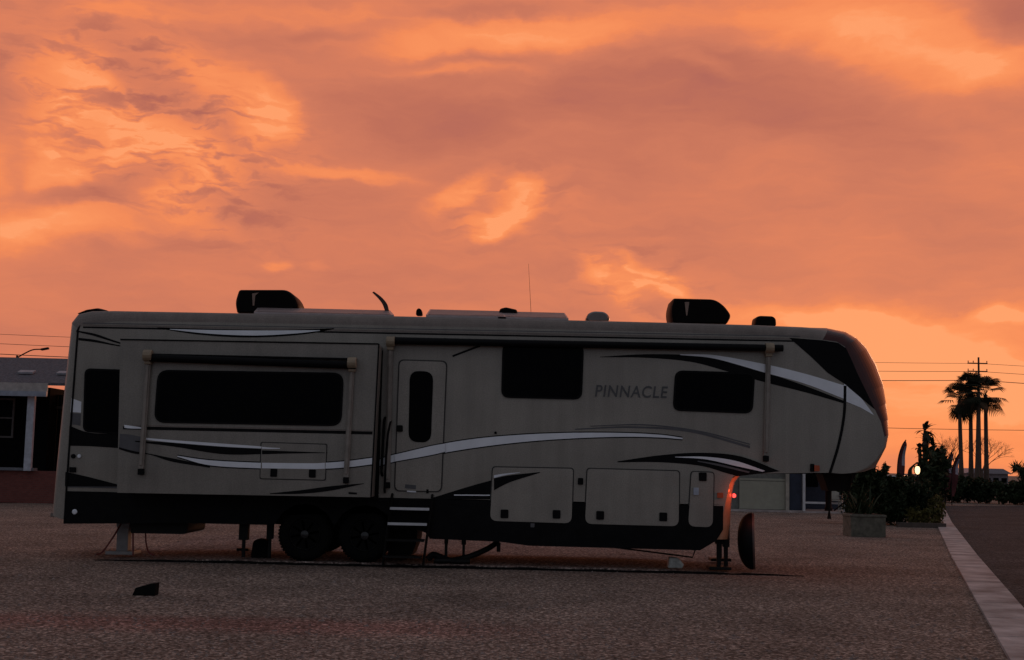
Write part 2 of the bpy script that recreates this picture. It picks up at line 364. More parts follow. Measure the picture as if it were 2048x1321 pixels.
mask_m = mat('front cap mask', (.06, .008, .008), .2, spec=.4, coat=0)
seam = mat('seam', (.035, .033, .032), .7)
for m_ in (taupe, door_p, slidep, trim): streak(m_)
rv = empty('fifth_wheel_trailer', (0, YC, 0), 'long taupe fifth wheel travel trailer with black skirt and silver swooshes on the gravel lot', 'travel trailer')

# shell: (outer silhouette px, side px, rounding depth)
rows = [
 ((106,1031),(128,1040),.16),((113,950),(133,960),.16),((122,860),(139,870),.16),((131,770),(145,780),.16),((140,690),(151,700),.16),((145,646),(156,658),.16),
 ((158,629),(166,652),.16),((185,623),(190,648),.15),((230,622.5),(235,643),.12),((420,626),(420,645),.12),((700,631),(700,650),.12),((1000,637.5),(1000,656),.12),((1300,645),(1300,664),.12),
 ((1500,650.5),(1500,670),.12),((1600,654.5),(1600,676),.2),((1650,656),(1645,680),.5),((1682,661),(1674,684),.9),((1704,671),(1690,694),1.25),((1728,691),(1701,716),1.25),((1749,725),(1715,748),1.25),((1763,765),(1733,785),1.25),
 ((1772,806),(1749,818),1.25),((1776,840),(1762,845),1.25),((1777,868),(1769,874),1.25),((1772,892),(1766,898),1.25),((1762,910),(1752,920),1.25),
 ((1746,928),(1732,936),1.25),((1728,938),(1708,946),1.0),((1700,942),(1685,948),.5)]
ys = [0, .006, .02, .045, .08, .12, .16, .25, .4, .6, .85, 1.05, 1.25]
CMi = CM.transposed()
def pxo(x, y, z):
    q = CMi @ Vector((x, y, z-CAMH)); return Vector((1024-F*q.x/q.z, 660.5+F*q.y/q.z))
ADJ = {}
def adjust(row):
    o, i, r = row; tgt = Vector(o); cur = Vector(o); b = Vector(P(i[0], i[1], YS)); nd = Vector((1, 0)) if 800 < i[1] < 932 else (Vector(o)-Vector(i)).normalized()
    for _ in range(8):
        a = Vector(P(cur.x, cur.y, YS+min(r, 1.25))); best = -1e9
        for k in range(1, 40):
            y = 2.5*k/80*min(1, r/1.25 if r < 1.25 else 1); w = math.sqrt(max(0, 1-(1-min(1, y/r))**2)); p = b+(a-b)*w
            best = max(best, (pxo(p.x, YS+y, p.y)-tgt).dot(nd))
        cur = cur-nd*best
    return ((cur.x, cur.y), i, r)
rows = [adjust(q) if q[2] >= .2 else q for q in rows]
def shell_pt(row, y):
    o, i, r = row; w = math.sqrt(max(0, 1-(1-min(1, y/r))**2))
    a = P(o[0], o[1], YS+min(r, 1.25)); b = P(i[0], i[1], YS)
    return (b[0]+(a[0]-b[0])*w, b[1]+(a[1]-b[1])*w)
n = len(rows); vs = []
full = ys+[2.5-y for y in reversed(ys[:-1])]
for y in full:
    for r_ in rows: x, z = shell_pt(r_, min(y, 2.5-y)); vs.append((x, YS+y, z))
iseam = 16; imask0 = 17; imask1 = 23
sh = MB(); cap = MB(); mk = MB()
for j in range(len(full)-1):
    for i in range(n-1):
        q = (j*n+i, j*n+i+1, (j+1)*n+i+1, (j+1)*n+i); tgt = sh if i < 15 else (mk if i < imask1 else cap)
        tgt.add([vs[k] for k in q], [(0, 1, 2, 3)], 1 if (tgt is sh and i >= 5) else 0)
side = [shell_pt(r_, 0) for r_ in rows]
bz = P(1690, 947, YS)[1]; SKT = P(240, 985, YS)[1]
def side_poly(off):
    y = YS+off; P0 = lambda a, b: P(a, b, YS)
    main = side[:16]+[P0(1660, 705), P0(1690, 770), P0(1686, 830), P0(1675, 890), P0(1660, 946)]
    low = [P0(1478, 948), P0(1466, 954), P0(1460, 966), P0(1456, 985), P0(1450, 1010), P0(1446, 1030), (P0(1446, 1030)[0], SKT), (side[0][0], SKT)]
    return main+low
sp_ = side_poly(0)
sh.add([(x, YS, z) for x, z in sp_], [tuple(range(len(sp_)))], 0)
sh.add([(x, YS+2.5, z) for x, z in sp_], [tuple(range(len(sp_)))], 0)
# cap side
cp = [P(1660, 705, YS), side[15]]+side[16:]+[P(1660, 946, YS), P(1675, 890, YS), P(1686, 830, YS), P(1690, 770, YS)]
for yy_ in (YS, YS+2.5): cap.add([(x, yy_, z) for x, z in cp], [tuple(range(len(cp)))], 0)
# underside of the overhang and front wall, rounded at the corner
fw = [(1685, 948), (1660, 948.5), (1560, 948), (1500, 948), (1484, 953), (1475, 965), (1470, 985), (1468, 1010), (1466, 1050), (1462, 1080)]
fwp = pl(fw, YS)
cornr = [0, .01, .03, .07, .12, .19, .28]; Rc = .28
lv = []
fy = cornr+[2.5-c for c in reversed(cornr)]
for y in fy:
    yc = min(y, 2.5-y); w = math.sqrt(max(0, 1-(1-min(1, yc/Rc))**2))
    for i, (x, z) in enumerate(fwp):
        inset = 0 if i < 4 else (.1, .17)[i-4] if i < 6 else .225
        lv.append((x-inset*(1-w), YS+y, z))
fc = MB(); m_ = len(fwp)
und = MB()
for j in range(len(fy)-1):
    for i in range(m_-1):
        (und if i < 4 else fc).add([lv[j*m_+i], lv[j*m_+i+1], lv[(j+1)*m_+i+1], lv[(j+1)*m_+i]], [(0, 1, 2, 3)])
und.build('overhang_floor', steel, rv)
front_refl = mat('front gelcoat reflection tint', (.48, .26, .15), .2, var=.2, scale=3, coat=.6, spec=.6)  # gelcoat with the orange reflection put into its base colour
fc.build('front_wall', front_refl, rv, smooth=True)
# decals that belong to the body
D = .004
def line(mb, a, b, wpx, Y, mi, dy=D):
    a2, b2 = Vector(a), Vector(b); nrm_ = Vector((-(b2-a2).y, (b2-a2).x)).normalized()*wpx/2
    mb.flat(pl([tuple(a2+nrm_), tuple(b2+nrm_), tuple(b2-nrm_), tuple(a2-nrm_)], Y), Y-dy, mi)
# materials on body: 0 taupe 1 trim 2 black 3 light 4 grey
line(sh, (166,655), (1600,683), 3, YS, 2); line(sh, (166,651), (1600,678.5), 4, YS, 1); line(sh,(166,646.5),(1600,673),1.5,YS,4)
swoosh(sh, [(315,655),(400,658),(520,661),(610,659),(668,657)], [(315,657),(400,670),(500,675.5),(600,670),(668,659)], YS, 2)
swoosh(sh, [(340,658.5),(420,660.5),(520,661.5),(600,661),(640,661)], [(340,659.5),(420,668),(510,671.5),(590,667.5),(640,662)], YS, 3, .007)
swoosh(sh, [(157,662),(190,668),(225,680),(262,692)], [(157,665),(190,673),(225,684),(262,694)], YS, 2)
swoosh(sh, [(157,676),(190,680),(225,688),(262,695)], [(157,681),(190,685),(225,691),(262,697)], YS, 2)
# rear quarter graphics
swoosh(sh, [(139,852),(180,866),(240,868),(262,872)], [(137,892),(180,893),(240,897),(262,900)], YS, 2)
swoosh(sh, [(143,797),(152,800),(163,804)], [(141,825),(150,825),(162,826)], YS, 3)
swoosh(sh, [(141,827),(150,827),(162,828)], [(140,850),(150,850),(161,852)], YS, 4)
swoosh(sh, [(131,944),(180,955),(245,972)], [(130,973),(180,976),(245,977)], YS, 2, .005)
# mid stripe continuing over the fixed wall
up = [(745,925),(780,912),(860,893),(950,878),(1050,869.5),(1150,866),(1250,866.5),(1320,870),(1365,876)]
lo = [(745,939),(780,926),(860,911),(950,896),(1050,884),(1150,877),(1250,874),(1320,875.5),(1365,879)]
swoosh(sh, [(x, y-2.2) for x, y in up], [(x, y+2.2) for x, y in lo], YS, 2, .003, 60); swoosh(sh, up, lo, YS, 3, .005, 60)
swoosh(sh, [(1150,858),(1260,853),(1380,861),(1500,892)], [(1150,860),(1260,856.5),(1380,865),(1500,897)], YS, 4)
swoosh(sh, [(1180,852),(1290,849),(1400,862),(1500,888)], [(1180,853.5),(1290,851.5),(1400,865),(1500,890)], YS, 4, .006)
# upper right swoosh
swoosh(sh, [(1200,714),(1290,709),(1380,711),(1450,722),(1530,745),(1610,772),(1690,803)], [(1200,715),(1290,716),(1380,724),(1450,742),(1530,765),(1610,785),(1690,808)], YS, 2, .004, 50)
swoosh(sh, [(1360,709),(1430,711),(1530,729),(1610,748),(1690,772)], [(1360,710.5),(1430,718),(1530,746),(1610,768),(1690,799)], YS, 3, .007, 40)
line(sh, (905,713), (960,692), 4, YS, 2)
# lower right swoosh with bright core
swoosh(sh, [(1235,923),(1320,911),(1400,906),(1480,913),(1560,943)], [(1235,925),(1320,925),(1400,932),(1450,946),(1475,953)], YS, 2, .004, 40)
swoosh(sh, [(1350,914),(1410,914),(1470,922),(1530,942)], [(1350,915),(1410,919),(1470,932),(1525,944)], YS, 3, .007)
swoosh(sh, [(1395,922),(1440,929),(1500,944)], [(1395,923.5),(1440,933),(1497,946.5)], YS, 4, .007)
# black swoosh between door and baggage door
swoosh(sh, [(862,997),(910,982),(950,970),(990,959)], [(862,1001),(910,999),(950,999),(990,999)], YS, 2, .004)
line(sh, (908,990.5), (980,991), 2.2, YS, 3, .007)
line(sh, (131,974.5), (236,975), 2, YS, 4, .009)
# dark triangle joining the front mask
tri = pl([(1578,676),(1644,681),(1676,686),(1692,697),(1702,718),(1716,750),(1734,787),(1750,820),(1700,778),(1690,769),(1655,746),(1622,714)], YS)
sh.flat(tri, YS-.006, 2)
line(sh, (880,724), (872,985), 1.6, YS, 4); line(sh, (255,672), (770,689), 0.1, YS, 4)
sh.build('body', [taupe, trim, black, light, grey], rv, smooth=True)
cap.flat(pl([(1688,768),(1702,776),(1725,800),(1748,831),(1720,815),(1688,802)], YS), YS-.005, 1)
cs = crom(pl([(1690,772),(1688,830),(1677,890),(1660,946)], YS), 20)
cap.strip([(x-.022, z) for x, z in cs], [(x+.022, z) for x, z in cs], YS-.0075, 2)
cap.build('front_cap', [taupe, light, black], rv, smooth=True)
mo = mk.build('front_mask', mask_m, rv, smooth=True)
# skirt with wheel arches
R0 = .405
WX = [P(610, 1075, YS+.1)[0], P(730, 1076, YS+.1)[0]]; WZ = PADZ+R0
def zz(px, py): return P(px, py, YS)[1]
x0 = side[0][0]; xe = P(1446, 1060, YS)[0]
zb0 = zz(300, 1045); zb1 = zz(1200, 1094)
sk = [(x0, SKT-.001), (x0, zz(128, 1048)), (P(375, 1045, YS)[0], zb0)]
for wx in WX:
    for k in range(9):
        q = math.pi-math.pi*k/8
        if wx == WX[0] and k == 8 or wx == WX[1] and k == 0: pass
        sk.append((wx+.47*math.cos(q), max(WZ+.47*math.sin(q), zb0)))
sk += [(P(845, 1060, YS)[0], zb0), P(860, 1078, YS), P(1000, 1084, YS), P(1060, 1092, YS), (P(1400, 1100, YS)[0], zb1-.02), P(1432, 1082, YS), P(1446, 1060, YS), (xe, SKT-.001)]
MB().prism(sk, YS-.012, YS+.03).build('skirt', skirt_m, rv)
MB().prism(sk, YS+2.47, YS+2.512).build('skirt', skirt_m, rv)
ub = MB(); zc = zz(600, 1040)
core = [(x0+.02, SKT+.05), (x0+.02, zz(128, 1040)), P(375, 1040, YS), (P(560, 1040, YS)[0], WZ+.12), (P(835, 1055, YS)[0], WZ+.12), P(860, 1072, YS), P(1000, 1078, YS), P(1400, 1094, YS), P(1428, 1078, YS), P(1440, 1050, YS), (xe-.02, SKT+.05)]
ub.prism(core, YS+.45, YS+2.05)
core2 = [(x, z+.015) for x, z in core]
for a, b in ((YS+.03, YS+.45), (YS+2.05, YS+2.47)):
    ub.prism([(x0+.02, SKT+.04), (x0+.02, zz(128, 1040)), P(375, 1038, YS), P(548, 1040, YS), (P(548, 1040, YS)[0], SKT+.04)], a, b)
    ub.prism([(P(800, 1040, YS)[0], SKT+.04), P(800, 1045, YS), P(860, 1070, YS), P(1000, 1076, YS), P(1400, 1092, YS), P(1438, 1050, YS), (xe-.02, SKT+.04)], a, b)
ub.build('underbelly', steel, rv)
# hanging box at the rear, tank behind the step
h = round_poly(pl([(258,1040),(376,1040),(374,1069),(262,1067)], YS+.2), [0, 0, .07, .02]); MB().prism(h[::-1], YS+.2, YS+1.4).build('holding_tank', steel, rv)
MB().prism(round_poly(pl([(776,1040),(836,1040),(833,1085),(820,1118),(776,1116)], YS+.6), [.01, .05, .08, .04, .01]), YS+.6, YS+1.9).build('propane_tank', steel, rv)
# wheels
def wheel(wx, side_):
    y0 = YS+.04 if side_ > 0 else YS+2.46; s = 1 if side_ > 0 else -1
    t = MB(); prof = [(.235, .03), (.25, 0), (.33, -.005), (.375, .01), (.398, .04), (R0, .09), (R0, .16), (.398, .21), (.375, .24), (.25, .25)]
    t.lathe([(r, h_*s) for r, h_ in prof], (wx, y0, WZ), 'Y', 48)
    for k in range(48):   # tread blocks
        q = 2*math.pi*k/48; t.obox((wx+R0*math.cos(q), y0+.125*s, WZ+R0*math.sin(q)), (.012, .19, .03), ry=-q)
    w = t.build('wheel', rubber, rv, smooth=True)
    r = MB(); r.lathe([(.236, .028*s), (.228, .02*s), (.215, .04*s), (.2, .09*s), (.04, .09*s)], (wx, y0, WZ), 'Y', 40, caps=False)
    r.lathe([(.062, .09*s), (.06, .0), (.03, -.012*s)], (wx, y0, WZ), 'Y', 20)
    for k in range(8):
        q = 2*math.pi*k/8+.2; c = Vector((wx+.135*math.cos(q), y0+.045*s, WZ+.135*math.sin(q))); r.obox(c, (.17, .03, .03), ry=-q)
    r.build('rim', mat('rim alloy', (.05, .05, .052), .3, metal=.5), w, smooth=True)
for wx in WX:
    wheel(wx, 1); wheel(wx, -1)
# baggage doors
def bag(pts, lat, name='baggage_door', extra=None):
    b = MB(); b.prism(round_poly(pl(pts, YS), [.05, .05, .11, .11])[::-1], YS-.018, YS+.004, 0)
    # shadow gap ring as a darker backing plate
    c = Vector((sum(p[0] for p in pts)/4, sum(p[1] for p in pts)/4))
    o2 = [tuple(Vector(p)+(Vector((math.copysign(2.2, p[0]-c.x), math.copysign(2.2, p[1]-c.y))))) for p in pts]
    b.prism(round_poly(pl(o2, YS), [.06, .06, .13, .13])[::-1], YS-.0075, YS+.003, 1)
    if extra: extra(b)
    d = b.build(name, [door_p, seam, black, light], rv, bevel=0)
    for lx, ly in lat:
        x, z = P(lx, ly, YS); MB().prism(round_poly([(x-.06, z-.065), (x+.06, z-.065), (x+.06, z+.065), (x-.06, z+.065)], .018), YS-.032, YS-.016).build('latch', black, d)
def exA(b):
    swoosh(b, [(988,957),(1020,951),(1080,944.5)], [(988,981),(1020,965),(1080,946)], YS-.018, 2, .004)
    swoosh(b, [(988,951),(1010,947.5),(1040,945)], [(988,956.5),(1010,951),(1040,946)], YS-.018, 3, .005)
bag([(986,935),(1146,938),(1143,1047),(980,1042)], [(1009,1028),(1113,1029)], extra=exA)
bag([(1175,938),(1358,943),(1357,1053),(1170,1048)], [(1200,1031),(1326,1034)])
bag([(1383,944),(1427,946),(1425,1055),(1376,1053)], [(1405,954)])
# slide-out at the left
d_ = .62; YL = YS-d_
so = MB()
SL = [(241,679),(757,688),(741,995),(234,986)]
sl = pl(SL, YL); so.prism(sl[::-1], YL, YS+.3, 0)
# frame lip
swoosh(so, [(241,678),(757,687)], [(241,681),(757,690)], YL, 2, .012, 2); line(so, (742,994), (758,688), 3, YL, 2, .012)
line(so, (300,713), (705,727), 3.2, YL, 3, .006)
line(so, (248,851), (745,862), 3, YL, 3, .006); line(so, (246,856), (745,866.5), 6, YL, 2, .004)
swoosh(so, [(249,850),(262,852),(283,855)], [(249,856),(262,857.5),(283,858)], YL, 1, .009)
swoosh(so, [(240,868),(262,870),(290,876)], [(238,898),(262,902),(292,906)], YL, 4, .003)
swoosh(so, [(238,895),(270,903),(300,908),(345,917),(420,932)], [(238,899),(270,908),(300,910),(345,924),(420,936)], YL, 2, .005)
swoosh(so, [(290,876),(350,881),(450,888),(560,896)], [(290,880),(350,886),(450,894),(560,899)], YL, 1, .009, 40)
swoosh(so, [(270,882),(350,886),(450,893),(560,901),(655,905)], [(270,884),(350,894),(450,909),(560,907.5),(655,906)], YL, 2, .006, 40)
up = [(355,912),(420,921),(520,926),(620,927),(690,923),(745,916)]; lo = [(355,914),(420,931),(520,937),(620,938.5),(690,935.5),(745,929)]
swoosh(so, [(x, y-2.2) for x, y in up], [(x, y+2.2) for x, y in lo], YL, 2, .005, 40); swoosh(so, up, lo, YL, 1, .009, 40)
swoosh(so, [(540,987),(600,981),(660,973),(728,967)], [(540,988.5),(600,988),(660,982),(728,968)], YL, 2, .005)
swoosh(so, [(697,984.5),(714,985.5)], [(697,988.5),(714,989.5)], YL, 2, .005, 2)
so.build('slide_out', [slidep, light, black, trim, grey], rv)
# access panel in the slide
ap = MB(); ap.prism(round_poly(pl([(521,884),(655,888),(652,962),(519,959)], YL), .03)[::-1], YL-.004, YL+.004, 1)
apd = MB(); apd.prism(round_poly(pl([(523.5,886),(653,890),(650,960),(521,957)], YL), .03)[::-1], YL-.012, YL+.002, 0)
swoosh(apd, [(524,894),(540,895.5),(560,896.5)], [(524,898),(540,898.5),(560,898)], YL-.012, 2, .004)
swoosh(apd, [(524,901),(580,903),(650,905.5)], [(524,909),(580,907.5),(650,906.5)], YL-.012, 3, .004)
swoosh(apd, [(524,926),(620,927),(650,926)], [(524,937),(620,938.5),(650,938)], YL-.012, 2, .004)
apd.add([tuple(v) for v in ap.v], ap.f, 1)
apo = apd.build('access_panel', [slidep, seam, light, black], rv)
for lx, ly in ((548,946),(625,947.5)):
    x, z = P(lx, ly, YL); MB().prism(round_poly([(x-.05, z-.06), (x+.05, z-.06), (x+.05, z+.06), (x-.05, z+.06)], .015), YL-.026, YL-.01).build('latch', black, apo)
# dark weather seal beside the slide
MB().prism(pl([(752,700),(766,702),(757,1000),(741,998)], YS)[::-1], YS-.05, YS+.01).build('slide_seal', rubber, rv)
# windows
def window(pts, r, Y, sub=None):
    fr = MB(); c = Vector((sum(p[0] for p in pts)/4, sum(p[1] for p in pts)/4))
    fr.prism(round_poly(pl(pts, Y), r, 7)[::-1], Y-.02, Y+.003)
    w = fr.build('window', black, rv)
    inn = [tuple(Vector(p)-Vector((math.copysign(4, p[0]-c.x), math.copysign(4, p[1]-c.y)))) for p in pts]
    MB().prism(round_poly(pl(inn, Y), r*.8, 7)[::-1], Y-.024, Y-.012).build('pane', glass, w)
window([(170,737),(253,740),(249,870),(166,864)], .1, YS)
window([(316,740),(688,746),(683,853),(308,846)], .17, YL)
window([(1005,688),(1168,691),(1164,800),(1002,796)], .13, YS)
window([(1350,741),(1510,746),(1505,828),(1345,822)], .13, YS)
# entry door
dr = MB(); dr.prism(round_poly(pl([(797,719),(895,722),(884,985),(788,983)], YS), .09)[::-1], YS-.012, YS+.004, 1)
dr.prism(round_poly(pl([(799.5,721.5),(892.5,724.5),(881.5,983),(790.5,981)], YS), .085)[::-1], YS-.02, YS+.003, 0)
up = [(790,909.5),(860,893),(890,887.5)]; lo = [(790,923.5),(860,911),(890,904)]
swoosh(dr, [(x, y-2) for x, y in up], [(x, y+2) for x, y in lo], YS-.02, 3, .003); swoosh(dr, up, lo, YS-.02, 2, .006)
line(dr, (810,973), (832,975), 8, YS-.02, 4, .003); line(dr, (814,983), (832,984), 3, YS-.02, 2, .003)
dro = dr.build('entry_door', [door_p, seam, light, black, grey], rv)
MB().prism(round_poly(pl([(820,742),(867,744),(862,886),(817,884)], YS), .15, 7)[::-1], YS-.03, YS-.016).build('door_window', glass, dro)
MB().prism(round_poly(pl([(794,851),(806,851),(806,864),(794,864)], YS), .02)[::-1], YS-.05, YS-.018).build('door_handle', black, dro)
# folding grab handle left of the door
gx, gz = P(781, 842, YS-.08); gx2, gz2 = P(769, 985, YS-.08)
MB().tube([(gx, YS, gz), (gx, YS-.09, gz-.02), (gx-.03, YS-.1, gz-.2), ((gx+gx2)/2-.02, YS-.1, (gz+gz2)/2), (gx2, YS-.09, gz2+.02), (gx2, YS, gz2)], .018).build('grab_handle', black, rv)
MB().tube([(gx-.09, YS, gz+.05), (gx-.1, YS-.06, gz), (gx2-.06, YS-.06, gz2+.3), (gx2-.05, YS, gz2+.25)], .02).build('grab_handle', black, rv)
# awnings
def awning(x0p, x1p, yA, yB, th, Y, arms, name='awning'):
    (xa, za), (xb, zb) = P(x0p, yA, Y-.12), P(x1p, yB, Y-.12); r = th/130/2
    a = MB(); a.tube([(xa, Y-.12, za), (xb, Y-.12, zb)], r, 14); a.box(xa, xb, Y-.13, Y, za+r*.7, za+r*1.1); o = a.build(name, black, rv, smooth=True)
    for (tx, ty, bx, by) in arms:
        tx_, tz = P(tx, ty, Y-.06); bx_, bz_ = P(bx, by, Y-.06)
        arm = MB(); arm.obox(((tx_+bx_)/2, Y-.05, (tz+bz_)/2), (.075, .05, tz-bz_), ry=math.atan2(tx_-bx_, tz-bz_)); arm.obox(((tx_+bx_)/2, Y-.085, (tz+bz_)/2), (.04, .03, tz-bz_-.1), ry=math.atan2(tx_-bx_, tz-bz_))
        ao = arm.build('awning_arm', armm, o, bevel=.006)
        e = MB(); e.tube([(tx_-.06, Y-.12, tz+.06), (tx_+.07, Y-.12, tz+.06)], r*1.5, 12); e.box(tx_-.05, tx_+.05, Y-.12, Y, tz-.07, tz+.09); e.build('end_bracket', plast, o, bevel=.01)
        MB().box(bx_-.04, bx_+.04, Y-.1, Y, bz_-.09, bz_).build('arm_foot', black, o, bevel=.01)
awning(300, 712, 716, 731, 15, YL, [(297,720,282,938),(704,735,692,955)])
awning(775, 1566, 682, 697, 14, YS, [(781,692,775,965),(1537,705,1532,912)])
# lettering
def lettering():
    t = bpy.data.curves.new('lettering', 'FONT'); t.body = 'PINNACLE'; t.size = .235; t.space_character = 1.12; t.extrude = .003; t.offset = .003
    o = bpy.data.objects.new('lettering', t); col.objects.link(o); bpy.context.view_layer.update()
    me = bpy.data.meshes.new_from_object(o); bpy.data.objects.remove(o)
    xs = [v.co.x for v in me.vertices]; w = max(xs)-min(xs)
    (xa, za), (xb, zb) = P(1190, 793, YS), P(1333, 797, YS); s = (xb-xa)/w; zs = P(1190, 770, YS)[1]-za; hh = max(v.co.y for v in me.vertices)
    for v in me.vertices:
        x = (v.co.x-min(xs))*s; y = v.co.y/hh*zs; v.co = (xa+x+y*.12, YS-.006-v.co.z-YC, za+y)
    me.materials.append(mat('letter grey', (.085, .085, .088), .4)); o = bpy.data.objects.new('lettering', me); col.objects.link(o); o.parent = rv
lettering()
# little fittings
amber = mat('amber lens', (.5, .08, .02), .25); redl = mat('lit red lens', (.6, .02, .02), .3, emit=((1, .06, .05), 2.6))
def disc(name, px, py, r, m, Y=YS, rect=None):
    x, z = P(px, py, Y); b = MB()
    if rect: b.prism(round_poly([(x-rect[0], z-rect[1]), (x+rect[0], z-rect[1]), (x+rect[0], z+rect[1]), (x-rect[0], z+rect[1])], min(rect)*.3), Y-.025, Y+.004)
    else: b.lathe([(r, .0), (r, -.02), (r*.7, -.03)], (x, Y, z), 'Y', 16)
    return b.build(name, m, rv)
disc('marker_light', 1440, 991, 0, amber, rect=(.045, .04)); disc('marker_light', 1632, 937, 0, amber, rect=(.05, .045)); disc('socket', 1624, 936, 0, black, rect=(.03, .06))
disc('outlet', 1161, 963, 0, black, rect=(.04, .05)); disc('outlet', 991, 866, .02, black); disc('outlet', 855, 983, .02, black, rect=(.018, .03))
disc('outlet', 147, 913, .035, black); disc('outlet', 159, 913, .03, light); disc('outlet', 150, 1024, .04, light); disc('outlet', 146, 940, 0, black, rect=(.05, .04)); disc('outlet', 1065, 1051, 0, grey, rect=(.03, .03)); disc('sticker', 1392, 983, 0, mat('sticker', (.45, .5, .6), .5), Y=YS-.019, rect=(.04, .055))
# lit clearance lamp set in the front wall, glowing in the gelcoat
x, z = P(1471, 992, YS+.1); MB().lathe([(.03, 0), (.034, .02), (.02, .045)], (x-.03, YS+.16, z), 'X', 14).build('clearance_light', redl, rv)
x, z = P(1463, 984, YS); MB().lathe([(.03, 0), (.026, -.02), (.014, -.028)], (x-.05, YS+.045, z+.02), 'Y', 14).build('clearance_light', mat('lit orange lens', (.6, .1, .03), .3, emit=((1, .12, .04), .9)), rv)
pl_d = bpy.data.lights.new('clearance_glow', 'POINT'); pl_d.energy = 2.6; pl_d.color = (1, .16, .06); pl_d.shadow_soft_size = .03
plo = bpy.data.objects.new('clearance_glow', pl_d); col.objects.link(plo); plo.location = (x+.16, YS-.06, z+.0)
# rear bumper foot of the corner moulding, ridge trim
x, z = P(104, 1030, YS+.2); MB().box(x, side[0][0]-.01, YS+.12, YS+2.4, z-.03, z+.04).build('bumper', trim, rv, bevel=.01)
cr_ = crom([(*P(154, 664, YS-.008),), (*P(163, 648, YS-.008),), (*P(190, 634, YS+.02),), (*P(228, 628, YS+.04),)], 14)
MB().tube([(x_, YS-.008+.1*i/14, z_) for i, (x_, z_) in enumerate(cr_)], .018, 6).build('roof_moulding', black, rv)
ce = crom(pl([(156,660),(147,780),(137,920),(129,1046)], YS), 10)
MB().tube([(x_, YS-.004, z_) for x_, z_ in ce], .016, 6).build('corner_moulding', black, rv)
# ---- roof
def roofz(px): return P(px, 640+(px-1024)*.0225, YS)[1]
RZ = shell_pt(rows[10], 1.25)[1]
def ac(pts, rnd):
    Yc = YS+1.25; o = MB(); p = [P(a, b, Yc-.3) for a, b in pts]; body = round_poly(p, rnd, 5)
    n_ = len(body); cx = sum(q[0] for q in body)/n_; cz = sum(q[1] for q in body)/n_; vs_ = []; lay = [(-.36, .9), (-.34, .96), (-.28, 1), (.28, 1), (.34, .96), (.36, .9)]
    for y, s in lay:
        vs_ += [(cx+(x-cx)*s, Yc+y, cz+(z-cz)*s) for x, z in body]
    fs = [tuple(range(n_)), tuple(range((len(lay)-1)*n_, len(lay)*n_))]+[(j*n_+i, j*n_+(i+1) % n_, (j+1)*n_+(i+1) % n_, (j+1)*n_+i) for j in range(len(lay)-1) for i in range(n_)]
    o.add(vs_, fs, 0); u = o.build('air_conditioner', mat('black ABS', (.003, .002, .002), .5, spec=.08), rv, smooth=True)
    return u, p
def acg(u, pts):
    Yc = YS+1.25-.345; b = MB(); b.prism(pl(pts, Yc)[::-1], Yc-.03, Yc+.02); b.build('vent_slot', mat('dusty louvre', (.30, .2, .16), .6), u)
u1, p1 = ac([(474,626),(470,605),(478,580),(575,580),(592,594),(600,614),(594,626)], [.02, .1, .04, .12, .1, .06, .02]); acg(u1, [(505,588),(518,586),(511,592),(509,612),(506,612)])
u2, p2 = ac([(1344,648),(1339,622),(1346,597),(1430,599),(1449,612),(1463,632),(1454,648)], [.02, .1, .04, .12, .1, .06, .02]); acg(u2, [(1369,605),(1378,605),(1374,632),(1372,632)])
panel_f = mat('panel frame', (.42, .36, .36), .35, metal=.3, var=.1); cell = mat('panel glass', (.24, .19, .19), .5)
def solar(x0p, x1p, ybot, ytop):
    Ya, Yb = YS+.12, YS+1.0; a0, b0 = P(x0p, ybot, Ya), P(x1p, ybot+(x1p-x0p)*.0225, Ya); a1, b1 = P(x0p+8, ytop, Yb), P(x1p-8, ytop+(x1p-x0p)*.0225, Yb)
    t = .035; q = [(a0[0], Ya, a0[1]), (b0[0], Ya, b0[1]), (b1[0], Yb, b1[1]), (a1[0], Yb, a1[1])]
    b = MB(); b.add(q+[(x, y, z-t) for x, y, z in q], [(0, 1, 2, 3), (4, 5, 6, 7), (0, 1, 5, 4), (1, 2, 6, 5), (2, 3, 7, 6), (3, 0, 4, 7)])
    o = b.build('solar_panel', panel_f, rv)
    def lp(u, v): 
        A = Vector(q[0]).lerp(Vector(q[1]), u); B = Vector(q[3]).lerp(Vector(q[2]), u); return A.lerp(B, v)+Vector((0, -.002, .004))
    c = MB(); c.add([lp(.02, .05), lp(.98, .05), lp(.98, .95), lp(.02, .95)], [(0, 1, 2, 3)]); c.build('cell_sheet', cell, o)
    for u in (.12, .5, .88):
        for A in (lp(u, .05), lp(u, .95)): MB().box(A.x-.02, A.x+.02, A.y, A.y+.03, RZ-.15, A.z-t).build('panel_foot', chrome, o)
solar(508, 788, 624, 615); solar(852, 1012, 630, 619); solar(996, 1137, 634, 623)
def capbox(name, pts, m, dy=.35, rnd=.05):
    p = round_poly(pl(pts, YS+.9), rnd)[::-1]; n_ = len(p); cx = sum(q[0] for q in p)/n_; cz = min(q[1] for q in p); b = MB(); vs_ = []
    lay = [(-dy, .8), (-dy*.9, .95), (-dy*.7, 1), (dy*.7, 1), (dy, .85)]
    for y, s in lay: vs_ += [(cx+(x-cx)*s, YS+.9+y, cz+(z-cz)*s) for x, z in p]
    b.add(vs_, [tuple(range(n_)), tuple(range(4*n_, 5*n_))]+[(j*n_+i, j*n_+(i+1) % n_, (j+1)*n_+(i+1) % n_, (j+1)*n_+i) for j in range(4) for i in range(n_)]); return b.build(name, m, rv, smooth=True)
capbox('vent_cap', [(1505,655),(1508,637),(1516,634),(1542,635),(1548,640),(1549,655)], mat('black ABS', ()), .2, .04)
capbox('skylight', [(1168,645),(1172,632),(1184,626),(1206,627),(1216,634),(1218,646)], mat('smoked dome', (.16, .12, .11), .15, coat=.6), .3, .08)
